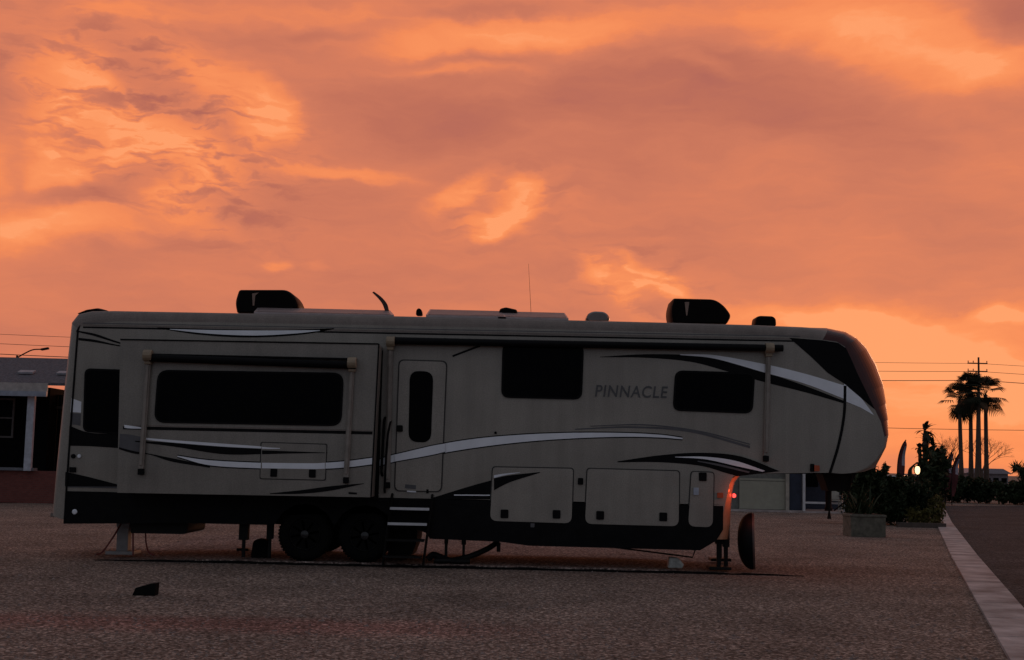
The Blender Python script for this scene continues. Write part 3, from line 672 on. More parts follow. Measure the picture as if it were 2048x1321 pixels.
capbox('roof_vent', [(996,634),(1000,620),(1012,617),(1034,622),(1036,634)], mat('black ABS', ()), .2, .03)
capbox('roof_vent', [(832,632),(833,621),(838,617),(844,621),(846,632)], mat('black ABS', ()), .08, .03)
capbox('ridge_cap', [(170,634),(190,626),(214,622.5),(230,627),(232,634)], mat('black ABS', ()), .5, .03)
# antenna blade and whip
Yc = YS+.9; bl = crom([(*P(x_, y_, Yc),) for x_, y_ in ((745,586),(756,597),(765,609),(770,622))], 10); br = crom([(*P(x_, y_, Yc),) for x_, y_ in ((748,584),(763,595),(774,608),(778,622))], 10)
a = MB(); vs_ = [(x, Yc-.04, z) for x, z in bl]+[(x, Yc-.04, z) for x, z in br]+[(x, Yc+.04, z) for x, z in bl]+[(x, Yc+.04, z) for x, z in br]
for i in range(10): a.add([vs_[i], vs_[i+1], vs_[12+i], vs_[11+i], vs_[22+i], vs_[23+i], vs_[34+i], vs_[33+i]], [(0, 1, 2, 3), (4, 7, 6, 5), (0, 4, 5, 1), (3, 2, 6, 7), (0, 3, 7, 4), (1, 5, 6, 2)])
a.build('antenna', mat('maroon plastic', (.05, .015, .012), .5), rv)
xa, za = P(1057, 528, YS+1.1); xb, zb = P(1063, 636, YS+1.1); MB().tube([(xb, YS+1.1, zb-.05), (xa, YS+1.1, za)], [.0045, .002], 6).build('whip_antenna', steel, rv)
# kingpin under the overhang
k = MB(); x, z = P(1622, 945, YC); x2, z2 = P(1700, 985, YC)
k.prism(pl([(1636,944),(1706,944),(1690,982),(1650,982)], YC)[::-1], YC-.25, YC+.25); xx, zz_ = P(1657, 980, YC); k.lathe([(.05, 0), (.05, -.28), (.065, -.29), (.065, -.34)], (xx, YC, zz_), 'Z', 14)
k.build('pin_box', steel, rv, bevel=.01)
xq, zq = P(1657, 1038, YC); MB().tube([(xx, YC-.03, zz_-.25), (xq, YC-.05, zq+.14), (xq, YC-.05, zq)], [.012, .012, .035], 8).build('pin_lock_strap', steel, rv)
k2 = MB(); a1 = P(1705, 948, YC-.3); k2.tube([(a1[0], YC-.3, a1[1]), (*[P(1695, 1000, YC-.3)[0]], YC-.3, P(1695, 1000, YC-.3)[1]), (P(1668, 1022, YC-.3)[0], YC-.3, P(1668, 1022, YC-.3)[1])], .012, 6); k2.build('brake_cable', steel, rv)
# landing gear and jacks: leg > foot
def leg(px, ytop, ybrk, Y, w1, w2, foot=0, m=steel):
    x, zt = P(px, ytop, Y); xk, zk = P(px, ybrk, Y); b = MB(); b.box(x-w1, x+w1, Y-w1, Y+w1, zk, zt); b.box(x-w2, x+w2, Y-w2, Y+w2, PADZ+.02, zk)
    o = b.build('jack_leg', m, rv, bevel=.004)
    if foot: MB().box(x-foot, x+foot, Y-foot, Y+foot, PADZ, PADZ+.03+foot*.12).build('foot', m, o, bevel=.01)
leg(1438, 1030, 1088, YS+.30, .055, .032, .17); leg(1452, 1050, 1094, YS+.35, .05, .03, 0); leg(1440, 1030, 1088, YS+2.2, .055, .032, .17)
leg(490, 1030, 1080, YS+.30, .07, .025, .0); leg(542, 1030, 1078, YS+.35, .05, .022, .0); leg(490, 1030, 1080, YS+2.1, .07, .025, .1)
leg(893, 1070, 1088, YS+.3, .03, .022, 0); leg(928, 1070, 1090, YS+.35, .035, .02, 0)
leg(250, 1040, 1054, YS+.7, .10, .09, .22, mat('galvanised', (.30, .28, .28), .5))
# front stone guard rod and sag below skirt
MB().tube([(*P(1220, 1094, YS+.3)[:1], YS+.3, P(1220, 1094, YS+.3)[1]), (P(1385, 1115, YS+.3)[0], YS+.3, P(1385, 1115, YS+.3)[1]), (P(1392, 1096, YS+.3)[0], YS+.3, P(1392, 1096, YS+.3)[1])], .014, 6).build('drain_pipe', steel, rv)
x, z = P(997, 1104, YS+.3); MB().tube([(x, YS+.3, z+.14), (x, YS+.3, z)], .03, 8).build('drain_pipe', steel, rv)
# entry steps: frame down to the pad in front of the door
st_ = MB(); Yt, Yb2 = YS-.1, YS-.09
tz0 = P(822, 1000, Yt)[1]
sx0, sx1 = P(784, 1020, YS)[0], P(864, 1020, YS)[0]
def spt(t): return (Yt+(Yb2-Yt)*t, tz0+(PADZ+.02-tz0)*t)
for xx0 in (sx0-.0, sx1):
    (ya, za), (yb, zb) = spt(0), spt(1); dx = -.12
    st_.tube([(xx0, ya, za), (xx0+dx*.9, yb, 0.01)], .022, 6)
    st_.tube([(xx0, ya, za), (xx0, ya+.08, za+.08)], .02, 6)
sto = st_.build('entry_steps', mat('step frame', (.006, .006, .006), .6, spec=.15), rv)
tread_e = mat('tread edge alloy', (.62, .64, .68), .4, var=.1)
for t in (.12, .36, .62, .88):
    y, z = spt(t); dx = -.12*t; z += .0
    tb = MB(); tb.box(sx0+dx+.02, sx1+dx-.02, y-.2, y+.06, z-.03, z, 0)
    if t < .5: tb.box(sx0+dx+.01, sx1+dx-.01, y-.212, y-.201, z-.035, z+.004, 1)
    tb.build('tread', [steel, tread_e], sto)

# ------------------------------------------------------------------ small things on the lot
def pt(px, py, z): X, Y = G(px, py, z); return (X, Y, z)
# wheel chock
X, Y = G(288, 1192); r = MB(); prof = [(-.14, 0), (.125, 0), (.13, .145), (.06, .135), (-.105, .085)]
r.prism([(X+a, b) for a, b in prof], Y, Y+.16); o = r.build('wheel_chock', rubber, bevel=.008); tag(o, 'black rubber wedge lying alone on the gravel in front of the trailer', 'wheel chock')
# black dome standing on its edge (portable antenna)
X, Y = G(1502, 1141, PADZ); Y = YS-.08; xr, zt = P(1516, 1028, Y); zbt = PADZ; H = zt-zbt; d = MB()
rr = H/2; cz = zbt+rr; prof = []
for i in range(9):
    q = i/8*math.pi/2*.97; prof.append((rr*math.cos(q)**.8, -.23*math.sin(q)))
root = empty('portable_dish', (xr, Y+rr, PADZ), 'black domed portable dish standing on edge beside the trailer landing gear', 'dish antenna')
tl = MB(); tl.lathe(prof, (0, 0, 0), 'X', 40)
lean = math.atan2(.03, .9)
yw = -math.atan2(xr, Y+rr); cy_, sy_ = math.cos(yw), math.sin(yw)
tl.v = [(xr+x*cy_-y*sy_-z*.03, Y+rr+x*sy_+y*cy_, cz+z) for x, y, z in tl.v]
tl.build('dome', mat('dish black', (.003, .0035, .005), .6, spec=.15), root, smooth=True)
rim_ = MB(); rim_.lathe([(rr*.985, .0), (rr*.985, .03), (rr*.9, .035)], (0, 0, 0), 'X', 40); rim_.v = [(xr+x*cy_-y*sy_-z*.03, Y+rr+x*sy_+y*cy_, cz+z) for x, y, z in rim_.v]; rim_.build('rim', mat('dish rim', (.09, .06, .055), .5), root)
# white block by the front, valve box by the jack, hoses
X, Y = G(1352, 1138, PADZ); Y = YS+.3; X = P(1352, 1135, Y)[0]; b = MB(); b.prism([(X-.12, PADZ), (X+.1, PADZ), (X+.13, PADZ+.06), (X+.04, PADZ+.16), (X-.1, PADZ+.17)], Y, Y+.2)
tag(b.build('plastic_jug', mat('white plastic', (.55, .57, .53), .5, var=.3, scale=12), bevel=.02), 'small dirty white plastic jug on the pad under the trailer front', 'jug')
X = P(518, 1110, YS+.55)[0]; b = MB(); b.prism(round_poly([(X-.13, PADZ), (X+.14, PADZ), (X+.12, PADZ+.27), (X-.04, PADZ+.29), (X-.1, PADZ+.25)], .03), YS+.55, YS+.85); tag(b.build('tool_box', rubber), 'small black box on the pad between the rear jack legs', 'box')
def hose(pts, r, m, lab, cat='hose', name='hose'):
    p = [Vector((P(a, b, Y_)[0], Y_, max(P(a, b, Y_)[1], PADZ+r))) for a, b, Y_ in pts]; tag(MB().tube(crom(p, 24), r, 8).build(name, m, smooth=True), lab, cat)
redc = mat('red cable', (.16, .02, .018), .5)
hose([(242,1048,YS+.5),(226,1075,YS+.4),(205,1104,YS+.3),(192,1112,YS+.25)], .014, redc, 'red cable slanting from the trailer rear down to the pad', 'cable', 'power_cable')
hose([(266,1046,YS+.3),(266,1080,YS+.3),(266,1112,YS+.25)], .014, redc, 'dark red cable hanging straight down beside the rear tank', 'cable', 'power_cable')
hose([(291,1066,YS+.5),(292,1085,YS+.5),(297,1104,YS+.4),(308,1111,YS+.35)], .012, redc, 'thin red cable curving to the pad beneath the rear tank', 'cable', 'power_cable')
hose([(996,1084,YS+.5),(975,1098,YS+.4),(940,1113,YS+.3),(905,1121,YS+.2),(868,1124,YS+.15)], .045, steel, 'thick black sewer hose curving from the underbelly to the pad', 'hose', 'sewer_hose')
hose([(855,1125,YS+.3),(866,1110,YS+.3),(880,1114,YS+.25),(900,1124,YS+.2),(940,1126,YS+.2)], .05, steel, 'short black hose bundle on the pad right of the entry steps', 'hose', 'water_hose')

# planter box
X0, Y0 = G(1702, 1074); X1 = G(1774, 1076)[0]; Yp = Y0; H = P(1738, 1030, Yp)[1]
pr = empty('planter_box', ((X0+X1)/2, Yp+.4, 0), 'square concrete planter box with a raised lip on the gravel beyond the hitch', 'planter')
b = MB(); b.box(X0, X1, Yp, Yp+.8, 0, H-.06); b.box(X0-.02, X1+.02, Yp-.02, Yp+.82, H-.06, H); b.build('box', mat('planter concrete', (.15, .145, .115), .9, var=.25, scale=8, bump=.5), pr, bevel=.012)
b = MB(); b.box(X0+.07, X1-.07, Yp+.05, Yp+.75, H-.06, H+.01); b.build('soil', mat('soil', (.03, .022, .016), .95, bump=1), pr)

# ------------------------------------------------------------------ foliage
def leafmat(name, c, c2): return mat(name, c, .6, c2=c2, scale=3, spec=.2)
lf_dark = leafmat('dark leaves', (.034, .048, .02), (.014, .024, .01)); lf_dry = leafmat('olive leaves', (.15, .12, .03), (.04, .045, .015)); bark = mat('bark', (.09, .065, .05), .9, bump=.6); palm_l = leafmat('palm fronds', (.03, .034, .018), (.015, .018, .01))
def clump(mb, c, rad, n, size, rnd, blade=False, mi=0):
    for _ in range(n):
        while True:
            v = Vector((rnd.uniform(-1, 1), rnd.uniform(-1, 1), rnd.uniform(-1, 1)))
            if v.length <= 1: break
        v = v*(.75+.25*rnd.random()) ; p = Vector(c)+Vector((v.x*rad[0], v.y*rad[1], v.z*rad[2])); s = size*rnd.uniform(.6, 1.5)
        a = Vector((rnd.gauss(0, 1), rnd.gauss(0, 1), rnd.gauss(0, 1)+(1.5 if blade else 0))).normalized(); b_ = a.cross(Vector((rnd.gauss(0, 1), rnd.gauss(0, 1), rnd.gauss(0, 1)))).normalized(); w = s*(.12 if blade else .35)
        mb.add([p-a*s*.5, p+b_*w*.6, p+a*s*.6, p-b_*w*.6], [(0, 1, 2, 3)], mi)
def bush(name, cx, cy, w, dep, h, n, size, m, label, cat, seed=1, lobes=9, group=None, blade=False, prof=None, z0=0):
    rnd = random.Random(seed); root = empty(name, (cx, cy, z0), label, cat, group); mb = MB()
    for i in range(lobes):
        t = (i+.5)/lobes; lx = cx-w/2+w*t; hh = h*(prof(t) if prof else rnd.uniform(.72, 1)); ly = cy+rnd.uniform(-.25, .25)*dep
        rw = w/lobes*.95
        clump(mb, (lx, ly, z0+hh*.5), (rw, dep*.5, hh*.52), n//lobes, size, rnd, blade)
        for k in range(5): clump(mb, (lx+rnd.uniform(-rw, rw), ly+rnd.uniform(-.4, .4)*dep, z0+hh*rnd.uniform(.7, 1.0)), (rw*.35, dep*.2, hh*.12), n//lobes//14, size*1.1, rnd, blade)
        MB().tube([(lx, ly, z0), (lx+rnd.uniform(-.2, .2), ly, z0+hh*.4), (lx+rnd.uniform(-.4, .4), ly, z0+hh*.85)], [.05, .035, .01], 5).build('stem', bark, root)
    mb.build('foliage', m, root)
    return root
# plants in and behind the planter
Xc = (X0+X1)/2
rnd = random.Random(5); pp = empty('potted_yucca', (Xc, Yp+.4, H), 'spiky plant growing in the square concrete planter box', 'plant'); mb = MB()
for k in range(34):
    q = rnd.uniform(0, 6.28); e = rnd.uniform(.7, 1.4); l = rnd.uniform(.4, 1.0); bx, by = Xc+rnd.uniform(-.25, .15), Yp+.4+rnd.uniform(-.2, .2)
    d1 = Vector((math.cos(q)*math.cos(e), math.sin(q)*math.cos(e), math.sin(e))); s_ = Vector((-math.sin(q), math.cos(q), 0))*.022; p0 = Vector((bx, by, H)); p1 = p0+d1*l*.6; p2 = p0+d1*l+Vector((0, 0, -.12*l))
    mb.add([p0-s_, p0+s_, p1+s_, p1-s_, p2], [(0, 1, 2, 3), (3, 2, 4)])
mb.build('leaves', lf_dark, pp)
# hedge mass behind the hitch: high at left, lower to the right
Yh = 40.0
def hx(px): return P(px, 1000, Yh)[0]
def hz(px, py): return P(px, py, Yh)[1]
bush('leafy_shrub', hx(1745), Yh+.3, hx(1800)-hx(1692), 1.6, hz(1745, 888), 9000, .13, lf_dark, 'tall dark leafy shrub rising right behind the trailer nose', 'shrub', 3, 6, prof=lambda t: 1-.75*max(0, t-.3))
bush('hedge', hx(1815), Yh+.6, hx(1868)-hx(1762), 1.5, hz(1815, 950), 9000, .12, lf_dark, 'dark clipped hedge at the road corner beside the kerb end', 'hedge', 4, 7, prof=lambda t: 1-.12*t)
bush('flowering_bush', hx(1833), Yh-.5, .75, .5, hz(1835, 1010), 900, .09, lf_dry, 'low yellow-green bush at the foot of the dark hedge', 'bush', 6, 3)
bush('flowering_bush', hx(1868), Yh-.3, .35, .5, hz(1862, 985), 700, .09, lf_dry, 'small yellowish bush at the right end of the hedge by the kerb', 'bush', 7, 2)
pad2 = MB(); pad2.box(hx(1775), hx(1868), Yh-1.1, Yh-.9, 0, .14); tag(pad2.build('edging_block', mat('dark kerbstone', (.09, .07, .06), .9)), 'low dark edging beam in front of the hedge at road corner', 'edging')
# hedges along the far side of the road
Yf = 78.0
def fx(px, Y_=Yf): return P(px, 960, Y_)[0]
def fz(px, py, Y_=Yf): return P(px, py, Y_)[1]
bush('hedge', fx(1905), Yf, fx(1985)-fx(1845), 2.4, fz(1905, 951), 9000, .2, lf_dark, 'low dark hedge across the road end under the tall palms', 'hedge', 8, 9, z0=-.08, prof=lambda t: .95)
bush('hedge', fx(2030), Yf-2, fx(2100)-fx(1975), 2.4, fz(2030, 958), 6000, .2, lf_dark, 'dark hedge at the far right edge of the picture below the spiky bush', 'hedge', 9, 6, z0=-.08, prof=lambda t: .92)
bush('spiky_bush', fx(2052), Yf-3, fx(2095)-fx(2012), 2.2, fz(2045, 893), 3800, .5, lf_dark, 'spiky wispy bush rising at the right edge of the picture', 'bush', 10, 6, blade=True, prof=lambda t: .62+.4*t, z0=-.08)
bush('leafy_shrub', fx(1782), Yf-8, fx(1802)-fx(1758), 1.6, fz(1783, 897), 800, .34, lf_dark, 'loose large-leaved shrub between trailer nose and the feather flag', 'shrub', 11, 3, z0=-.08)
# slender plants at the middle right
def rosette(mb, c, n, l, rnd, w=.09, lo=-.9, hi=1.4, mi=0):
    for k in range(n):
        q = rnd.uniform(0, 6.28); e = rnd.uniform(lo, hi); L_ = l*rnd.uniform(.7, 1.15); hdir = Vector((math.cos(q), math.sin(q), 0)); sd = Vector((-math.sin(q), math.cos(q), 0))
        p = Vector(c); prev = p; ang = e; ww = w*.35; pv = None
        for j in range(5):
            t = (j+1)/5; p = p+(hdir*math.cos(ang)+Vector((0, 0, math.sin(ang))))*L_/5; ang -= .22
            wn = w*math.sin(math.pi*min(1, .15+t*.85))+.004
            mb.add([prev-sd*ww, prev+sd*ww, p+sd*wn, p-sd*wn], [(0, 1, 2, 3)], mi); prev = p; ww = wn
def yucca(pxs, label, seed, Y_):
    rnd = random.Random(seed); bx = P(pxs[0][0], 950, Y_)[0]; root = empty('yucca_tree', (bx, Y_, -.08), label, 'tree'); cr_ = MB(); tk = MB()
    for px, py, l in pxs:
        x, z = P(px, py, Y_); y = Y_+rnd.uniform(-.4, .4); b0 = bx+(x-bx)*.35
        tk.tube([(b0, Y_, -.1), ((b0+x)/2, (Y_+y)/2, z*.5), (x, y, z)], [.16, .12, .09], 7)
        rosette(cr_, (x, y, z), 15, l, rnd, .11, -1.2, 1.5)
        for zz2 in (.25, .5): rosette(cr_, ((b0+x)/2+(x-b0)*zz2/2, y, z-(.5-zz2)*1.8-.3), 4, l*.5, rnd, .1, -1.4, -.1)
    tk.build('trunk', bark, root); cr_.build('crown', palm_l, root)
yucca([(1847,862,.85),(1853,882,.75),(1838,897,.45),(1865,892,.8),(1846,914,.7),(1868,915,.8)], 'clumpy yucca tree with several spiky heads left of the tall palms', 21, 72)
yucca([(1880,925,.7),(1888,930,.6)], 'small dark yucca between the clumpy yucca tree and the palms', 22, 76)

# fan palms
def fan_palm(px, pyc, Y_, label, seed, rc=2.2, lean=0, pyb=948):
    rnd = random.Random(seed); x, z = P(px, pyc, Y_); xb = P(px+lean, pyb, Y_)[0]
    root = empty('fan_palm', (xb, Y_, -.09), label, 'palm tree', 'tall fan palms beyond the road'); tk = MB()
    tk.tube([(xb, Y_, -.1), (xb*.66+x*.34, Y_, z*.33), (xb*.25+x*.75, Y_, z*.7), (x, Y_, z)], [.34, .25, .22, .2], 9); tk.build('trunk', bark, root)
    cr_ = MB()
    for k in range(30):
        q = rnd.uniform(0, 6.28); e = rnd.uniform(-1.15, 1.4); hd = Vector((math.cos(q), math.sin(q), 0)); d1 = (hd*math.cos(e)+Vector((0, 0, math.sin(e)))).normalized(); st_l = rc*rnd.uniform(.42, .55)
        p0 = Vector((x, Y_, z)); p1 = p0+d1*st_l; s_ = Vector((-math.sin(q), math.cos(q), 0)); up_ = s_.cross(d1).normalized()
        cr_.add([p0-s_*.03, p0+s_*.03, p1+s_*.03, p1-s_*.03], [(0, 1, 2, 3)])
        nb = 13; R1 = rc*rnd.uniform(.42, .56)
        for j in range(nb):
            a0 = (j/(nb-1)-.5)*2.7; dr_ = (d1*math.cos(a0)+s_*math.sin(a0)).normalized(); tip = p1+dr_*R1+Vector((0, 0, -.3*R1)); mid = p1+dr_*R1*.6; wv = (d1*-math.sin(a0)+s_*math.cos(a0))*R1*.06
            cr_.add([p1, mid+wv, tip, mid-wv], [(0, 1, 2, 3)])
    for k in range(60):  # dead skirt
        q = rnd.uniform(0, 6.28); rr_ = rnd.uniform(.2, .55); zt_ = z-rnd.uniform(0, .5); p0 = Vector((x, Y_, zt_)); p1 = Vector((x+math.cos(q)*rr_, Y_+math.sin(q)*rr_, zt_-rnd.uniform(.5, 1.2))); s_ = Vector((-math.sin(q), math.cos(q), 0))*.1
        cr_.add([p0-s_*.4, p0+s_*.4, p1+s_, p1-s_], [(0, 1, 2, 3)])
    cr_.build('crown', palm_l, root)
fan_palm(1919, 802, 150, 'leftmost of the four tall palms, with the lowest crown', 31, 2.7, 4)
fan_palm(1941, 782, 152, 'second palm from the left, just left of the utility pole', 32, 2.7, 1)
fan_palm(1957, 786, 148, 'third palm, standing right under the utility pole', 33, 2.5, -3)
fan_palm(1971, 790, 151, 'rightmost of the four tall palms', 34, 2.8, 2)
# bare trees
def bare(px, pyt, Y_, sp_w, label, seed):
    rnd = random.Random(seed); x = P(px, 950, Y_)[0]; zt = P(px, pyt, Y_)[1]; root = empty('bare_tree', (x, Y_, -.09), label, 'tree', 'bare trees beyond the road'); mb = MB(); tk = MB()
    tk.tube([(x, Y_, -.1), (x+.1, Y_, zt*.35)], [.16, .1], 6)
    def br(p, d, l, r, dep):
        e = p+d*l; mb.tube([p, (p+e)/2+Vector((rnd.uniform(-.05, .05)*l, 0, .03*l)), e], [r, r*.8, r*.6], 4, cap=False)
        if dep == 0: return
        for _ in range(3):
            nd = (d+Vector((rnd.gauss(0, .5)*sp_w, rnd.gauss(0, .4), rnd.gauss(.1, .25)))).normalized(); br(e, nd, l*rnd.uniform(.6, .85), r*.6, dep-1)
    for _ in range(4): br(Vector((x+.1, Y_, zt*.35)), Vector((rnd.uniform(-.9, .9)*sp_w, rnd.uniform(-.4, .4), 1)).normalized(), zt*.22, .045, 4)
    tk.build('trunk', bark, root); mb.build('branches', bark, root)
bare(1912, 872, 118, 1.0, 'wispy bare tree behind the left tall palms', 41)
bare(1962, 868, 122, 1.2, 'spreading bare tree behind the right tall palms', 42)

# ------------------------------------------------------------------ far things at right
polem = mat('weathered wood', (.07, .045, .035), .9)
YP = 150.0
x, zt = P(1957, 715, YP); up_ = empty('utility_pole', (x, YP, -.09), 'tall wooden utility pole with three crossarms above the palms', 'utility pole')
MB().tube([(x, YP, -.1), (x, YP, zt)], [.2, .11], 8).build('pole', polem, up_)
ARM = []
for py, w in ((727.5, 1.3), (743.5, 1.3), (761, 1.5)):
    xa, za = P(1957, py, YP); MB().box(xa-w, xa+w*.75, YP-.2, YP-.08, za-.07, za+.07).build('crossarm', polem, up_)
    i_ = MB()
    for dx in (-w*.95, -w*.5, w*.7): i_.lathe([(.03, 0), (.06, .06), (.05, .14), (.07, .17), (.03, .24)], (xa+dx, YP-.14, za+.07), 'Z', 8)
    i_.build('insulator', mat('porcelain', (.12, .06, .05), .3), up_); ARM.append((xa, za))
wm = mat('wire', (.035, .025, .022), .6)
for k, (xa, za) in enumerate(ARM):
    span = 62; lab = ['topmost', 'middle', 'lowest'][k]; r = (.022, .026, .04)[k]; pts = []
    for j in range(-1, 5):
        for i in range(16):
            t = i/16; X = xa+span*(1-j)-span*t-span; sag = 4*t*(1-t)*(.45+.1*k)
            pts.append((X, YP-.14+(X-xa)*.12, za-sag))
    tag(MB().tube(pts, r, 5).build('overhead_wire', wm), lab+' of the three overhead wires on the tall pole crossarms', 'wire', 'overhead wires on the utility pole')
za = P(1957, 854, 120)[1]; pts = [(-60+i*4, 120, za-.5*math.sin((i % 16)/16*math.pi)+.2) for i in range(45)]
tag(MB().tube(pts, .025, 5).build('overhead_wire', wm), 'single low overhead wire crossing behind the palm trunks', 'wire')
# feather flags
def flag(px, pyt, pyb, Y_, w, label, seed, c):
    x, zt = P(px, pyt, Y_); root = empty('feather_flag', (P(px-8, pyb, Y_)[0], Y_, -.08), label, 'flag', 'feather flags by the road'); x0_ = root.location.x
    L_ = [(x0_, -.05), (x0_-.02, zt*.4), (x0_+.05, zt*.7), (x0_+.25, zt*.9), (x0_+w*.75, zt)]; Rr = [(x0_+w*.45, zt*.18), (x0_+w*.55, zt*.4), (x0_+w*.7, zt*.7), (x0_+w*.8, zt*.9), (x0_+w*.78, zt)]
    a, b_ = crom(L_, 20), crom(Rr, 20); MB().tube([(q[0], Y_, q[1]) for q in a], .03, 6).build('flag_pole', steel, root)
    s = MB()
    for i in range(2, 20):
        y1 = Y_+.08*math.sin(i*.7); y2 = Y_+.08*math.sin((i+1)*.7); mi_ = 1 if 7 < i < 15 else 0
        A0, A1, B0, B1 = a[i], a[i+1], b_[i], b_[i+1]; m0, m1 = ((A0[0]*.45+B0[0]*.55), (A1[0]*.45+B1[0]*.55))
        s.add([(A0[0], Y_, A0[1]), (m0, y1, A0[1]), (m1, y2, A1[1]), (A1[0], Y_, A1[1])], [(0, 1, 2, 3)], 0)
        s.add([(m0, y1, A0[1]), (B0[0], y1+.04, B0[1]), (B1[0], y2+.04, B1[1]), (m1, y2, A1[1])], [(0, 1, 2, 3)], mi_)
    s.build('banner', [mat('banner maroon', (.10, .02, .025), .8), mat('banner pale', c, .8)], root)
flag(1803, 880, 946, 70, .62, 'narrow dark red feather flag nearest the trailer nose', 1, (.35, .33, .4))
flag(1898, 903, 950, 70, .55, 'feather flag right of the clumpy yucca tree', 2, (.4, .33, .38))
flag(1911, 908, 950, 70, .55, 'feather flag just left of the palm trunks', 3, (.3, .33, .5))
# lit lamp on a bollard-like post
Yl = 66.0; x, z = P(1835, 941, Yl); lp_ = empty('lamp_post', (x, Yl, -.08), 'short lamp post with a bright white lit globe behind the hedge', 'lamp'); MB().tube([(x, Yl, -.1), (x, Yl, z-.2)], .05, 8).build('post', steel, lp_)
MB().lathe([(.02, -.2), (.08, -.17), (.12, -.06), (.125, .07), (.09, .17), (.02, .2)], (x, Yl, z), 'Z', 16).build('globe', mat('lit globe', (.9, .85, .7), .4, emit=((1, .66, .32), 2.2)), lp_, smooth=True)
hb = MB(); hb.tube(crom([(x-.35, Yl, z-.5), (x-.38, Yl, z-.05), (x-.25, Yl, z+.18), (x-.02, Yl, z+.38)], 8), [.11, .13, .12, .1, .08, .06, .05, .04, .03], 7); hb.build('lamp_hood', steel, lp_)
# parked car roofs beyond the hedge
def car(px, Y_, label, c, rz=0, l=4.4):
    x = P(px, 950, Y_)[0]; root = empty('parked_car', (x, Y_, -.07), label, 'car', 'cars parked beyond the hedge'); z0 = -.07
    lo_ = [(-l/2, .35), (l/2, .35), (l/2+.02, .7), (l/2-.2, .85), (l*.22, .98), (l*.05, 1.45), (-l*.28, 1.48), (-l*.42, 1.05), (-l/2, .95)]
    MB().prism(round_poly([(x+a, z0+b) for a, b in lo_], .08), Y_-.85, Y_+.85).build('body', c, root, bevel=.04)
    MB().prism([(x+a, z0+b) for a, b in ((-l*.36, 1.02), (l*.19, 1.0), (l*.04, 1.38), (-l*.27, 1.41))], Y_-.86, Y_-.85).build('window', glass, root)
    for a in (-l*.31, l*.31):
        MB().lathe([(.33, 0), (.34, .1), (.33, .2)], (x+a, Y_-.88, z0+.34), 'Y', 20).build('wheel', rubber, root)
car(1795, 86, 'pale blue parked car whose roof shows above the hedge', mat('pale car paint', (.5, .58, .62), .25, coat=1))
car(1850, 90, 'dark parked car behind the lit lamp post', mat('dark car paint', (.03, .03, .04), .3, coat=1))
# long low building at the far right
Yb = 170; (xa, za), (xb, zb) = P(1935, 942, Yb), P(2016, 941, Yb); lb = empty('low_building', ((xa+xb)/2, Yb+6, -.09), 'long low grey building on the horizon behind the palms', 'building')
MB().box(xa, xb, Yb, Yb+12, -.1, za-.3).build('wall', mat('grey stucco', (.25, .22, .24), .8), lb)
rf = MB(); rf.prism([(xa-.4, za-.3), (xb+.4, za-.3), (xb-.8, za+.35), (xa+.8, za+.35)], Yb-.5, Yb+12.5); rf.build('roof', mat('pale metal roof', (.34, .31, .35), .5), lb)
w_ = MB()
for i in range(5):
    xx_ = xa+(xb-xa)*(i+.5)/5; MB().box(xx_-.35, xx_+.35, Yb-.03, Yb+.02, .6, 1.2).build('window', glass, lb)

# ------------------------------------------------------------------ home seen below the hitch
Yq = 51.0
def bxx(px, py=980): return P(px, py, Yq)[0]
def bzz(px, py): return P(px, py, Yq)[1]
h2 = empty('park_home', (bxx(1560), Yq+4, 0), 'low park home with white posts and blue wall seen under the trailer overhang', 'house')
X0, X1 = bxx(1330), bxx(1712)
wl = MB(); wl.box(X0, bxx(1606), Yq, Yq+6, 0, 2.55, 0); wl.box(bxx(1606), X1, Yq+2.2, Yq+6, 0, 2.55, 1)
wl.box(bxx(1576), bxx(1603), Yq-.06, Yq, 0, 2.5, 1); wl.build('wall', [mat('cream siding', (.2, .2, .18), .7), mat('slate blue siding', (.03, .04, .07), .7)], h2)
MB().prism([(X0-.4, 2.55), (X1+.3, 2.55), (X1-.2, 2.95), (X0+.3, 2.95)], Yq-.5, Yq+6.4).build('roof', mat('roof sheet', (.2, .19, .18), .7), h2)
wp = mat('white paint', (.62, .62, .64), .5, var=.08)
b = MB(); b.box(bxx(1478), bxx(1569), Yq-.12, Yq-.05, bzz(1520, 1021), bzz(1520, 957), 0); 
for i in (0, 1):
    z = (bzz(1520, 1019), bzz(1520, 962))[i]; b.box(bxx(1479), bxx(1568), Yq-.128, Yq-.119, z-.008, z+.008, 1)
b.build('garage_door', [mat('garage panel', (.36, .35, .28), .6, var=.06), seam], h2)
for px0, px1, m in ((1569, 1576, mat('cream post', (.42, .38, .32), .6)), (1603, 1608, wp), (1684, 1690, wp)):
    MB().box(bxx(px0), bxx(px1), Yq-.25, Yq-.13, 0, 2.55).build('post', m, h2, bevel=.01)
MB().box(bxx(1608), bxx(1684), Yq-.22, Yq-.15, bzz(1640, 1008), bzz(1640, 1004)).build('rail', wp, h2)
MB().box(bxx(1520), bxx(1527), Yq-.02, Yq+.0, 2.0, 2.2).build('wall_light', wp, h2)
MB().box(bxx(1638), bxx(1662), Yq+2.14, Yq+2.2, 0.95, 1.85).build('window', glass, h2)
b = MB(); b.box(bxx(1440), bxx(1720), Yq-.9, Yq+2.2, 0, .06); b.build('porch_slab', mat('kerb concrete', ()), h2)
